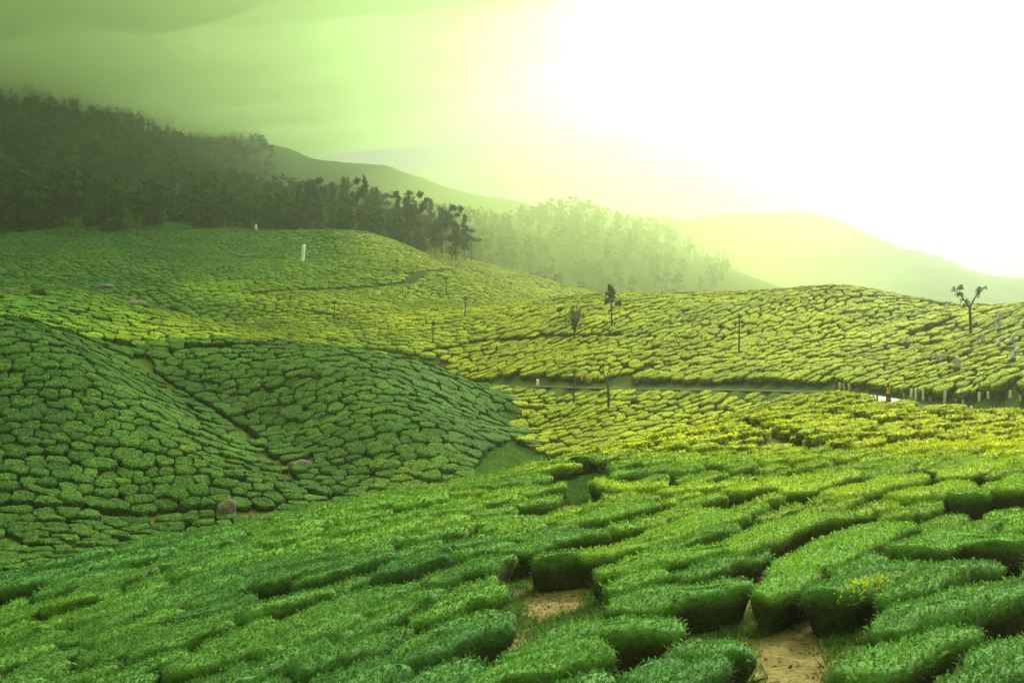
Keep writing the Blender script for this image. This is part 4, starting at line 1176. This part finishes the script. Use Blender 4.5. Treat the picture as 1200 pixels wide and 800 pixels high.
M_SARI = [plain('skirt_cloth', c, .9, .2, 5) for c in ((.16, .05, .05), (.06, .08, .14), (.13, .11, .05))]
M_YCL = plain('yellow_cloth', (.75, .42, .01), .9, .1, 5)
M_DCL = plain('dark_cloth', (.05, .04, .035), .9, .2, 5)
BODY = {k: body_mesh(pose(b, r)) for k, (b, r) in {'pluck': (.45, 1.0), 'stand': (.04, .1)}.items()}
for m in BODY.values(): m.materials.append(M_SKIN)
b = .45; sb, cb = math.sin(b), math.cos(b)
cloak = loft([(0, -sb * .80 - .02, .86 + cb * .80, .01, .01), (0, -sb * .77 - .01, .86 + cb * .77, .085, .10), (0, -sb * .66, .86 + cb * .66, .125, .135), (0, -sb * .52 + .01, .86 + cb * .52, .14, .13), (0, -sb * .42 + .03, .86 + cb * .42, .235, .16), (0, -sb * .22 + .04, .86 + cb * .22, .25, .19), (0, .05, .86, .24, .22), (0, .07, .72, .27, .26)])
blouse = loft([(0, 0, 1.33, .07, .06), (0, -.01, 1.29, .20, .12), (0, 0, 1.18, .185, .135), (0, 0, 1.02, .155, .13), (0, 0, .90, .175, .15), (0, 0, .80, .19, .165)])
skirt = loft([(0, 0, .93, .15, .13), (0, 0, .80, .19, .17), (0, -.01, .45, .23, .21), (0, 0, .08, .27, .25)])
hair = loft([(0, .0, 1.655, .01, .01), (0, .0, 1.635, .06, .07), (0, .015, 1.57, .105, .11), (0, .03, 1.49, .10, .09), (0, .05, 1.42, .05, .05)])
def person(loc, rz, kind, label, scale=1.0, tone=0, group=None):
    root = link('person', None, loc=loc); root.rotation_euler = (0, 0, rz); root.scale = (scale,) * 3
    tag(root, label, 'person', group)
    link('body', BODY[kind], None, root)
    if kind == 'pluck':
        link('shawl', mesh_np('shawl', *cloak, attrs={'tint': np.full((len(cloak[0]), 3), .92)}), M_CLOTH, root); link('skirt', mesh_np('skirt', *skirt), M_SARI[tone % 3], root)
    else:
        link('top', mesh_np('top', *blouse), M_YCL, root); link('skirt', mesh_np('skirt', *skirt), M_DCL, root); link('hair', mesh_np('hair', *hair), M_HAIR, root)
PL = [(1122, 434, 'tea plucker in a white head shawl close above the road bank', 1.25), (1187, 424, 'tea plucker in a bright white shawl high on the bank above the posts', 1.25),
      (1061, 402, 'tea plucker in white alone near the dark diagonal row', 1), (1100, 423, 'tea plucker in white half hidden above the road bank', .9), (1171, 376, 'uppermost tea plucker in white on the slope right of the lopped tree', 1.05),
      (1171, 387, 'tea plucker in white just below the uppermost one', 1.05), (1170, 405, 'left one of two tea pluckers in white working side by side', 1), (1185, 403, 'right one of two tea pluckers in white working side by side', 1.05), (1152, 400, 'tea plucker in white beside the foot of the lopped tree', .95)]
for i, (px, py, lb, sc) in enumerate(PL):
    p = hit(px, py, 0.1, 75); p[2] = float(ground(p[0], p[1])) + .25
    person(p, random.uniform(-1.2, 1.2), 'pluck', lb, sc, i, 'tea pluckers in white on the right slope')
e = road_at(1041, -1.2); e[2] += .08
person(e, 1.3, 'stand', 'person in a yellow top and dark skirt standing on the pale road')

# ------------------------------------------------------------------ grass and weeds on the open soil
def blades(pts_xy, n_per, hgt, r, width=.02):
    k = np.repeat(np.arange(len(pts_xy)), n_per)
    x = pts_xy[k, 0] + r.normal(0, .10, len(k)); y = pts_xy[k, 1] + r.normal(0, .10, len(k)); z = ground(x, y) - .01
    a = r.uniform(0, 6.28, len(k)); h = hgt * r.uniform(.4, 1.2, len(k)); ln = r.normal(0, .5, (len(k), 2)) * h[:, None]
    V = np.stack([np.stack([x - width * np.cos(a), y - width * np.sin(a), z], -1), np.stack([x + width * np.cos(a), y + width * np.sin(a), z], -1), np.stack([x + ln[:, 0], y + ln[:, 1], z + h], -1)], 1)
    return V
gr = np.random.default_rng(77); PT, HG = [], []
bl = []
for ai, (lo_, hi_, cnt, hh, wd) in {0: (-.25, .9, 700, .14, .018), 1: (-.2, .8, 500, .16, .018), 2: (-9, .8, 700, .16, .03)}.items():
    PG = AREAS_W[ai][0]; mn, mx = PG.min(0) - 1, PG.max(0) + 1
    c = mn + (mx - mn) * gr.random((cnt * 5, 2)); d = sdist(c[:, 0], c[:, 1], PG)
    c = c[(d > lo_) & (d < hi_)][:cnt]; bl.append(blades(c, 12, hh, gr, wd))
Lw = LINES_W[0][0]; t = gr.random(900); seg = np.linspace(0, 1, len(Lw))
c = np.stack([np.interp(t, seg, Lw[:, 0]), np.interp(t, seg, Lw[:, 1])], -1) + gr.normal(0, .3, (900, 2)); bl.append(blades(c, 9, .16, gr, .02))
PG = AREAS_W[3][0]; mn, mx = PG.min(0) - 1, PG.max(0) + 1; c = mn + (mx - mn) * gr.random((9000, 2)); c = c[sdist(c[:, 0], c[:, 1], PG) < .6][:2600]; n_near = sum(len(q) for q in bl); bl.append(blades(c, 6, .22, gr, .05))
bl = np.concatenate(bl)
cl = np.repeat(np.array([[.07, .14, .025]]) * gr.uniform(.6, 1.5, (len(bl), 1)) * np.where(np.arange(len(bl)) < n_near, 1.0, 1.7)[:, None], 3, 0)
tag(link('grass', mesh_np('grass', bl.reshape(-1, 3), T=np.arange(len(bl) * 3).reshape(-1, 3), smooth=False, attrs={'tint': cl}), M_LEAF), 'short green grass and weeds around the bare soil and gaps', 'grass', kind='stuff')

# fallen leaves, twigs and clods on the bare soil
lv_, lc_ = [], []
for ai in (0, 1):
    PG = np.concatenate([AREAS_W[ai][0], CLEAR_W[ai]]); mn, mx = PG.min(0) - .5, PG.max(0) + .5
    n_ = 2200
    c = mn + (mx - mn) * gr.random((n_, 2)); z = ground(c[:, 0], c[:, 1]) + gr.uniform(.005, .03, n_)
    a = gr.uniform(0, 6.28, n_); L = gr.uniform(.02, .06, n_); wv = L * gr.uniform(.15, .6, n_)
    u = np.stack([np.cos(a), np.sin(a), gr.normal(0, .35, n_)], -1); v = np.stack([-np.sin(a), np.cos(a), gr.normal(0, .35, n_)], -1)
    p = np.column_stack([c, z]); q = np.stack([p - u * L[:, None], p + v * wv[:, None], p + u * L[:, None], p - v * wv[:, None]], 1)
    lv_.append(q); lc_.append(np.array([[.10, .075, .035]]) * gr.uniform(.35, 1.9, (n_, 1)))
v, qd = quad_mesh(np.concatenate(lv_))
tag(link('leaf_litter', mesh_np('leaf_litter', v, qd, smooth=False, attrs={'tint': np.repeat(np.concatenate(lc_), 4, 0)}), M_LEAF), 'dry fallen leaves and clods scattered on the bare soil', 'leaf litter', kind='stuff')
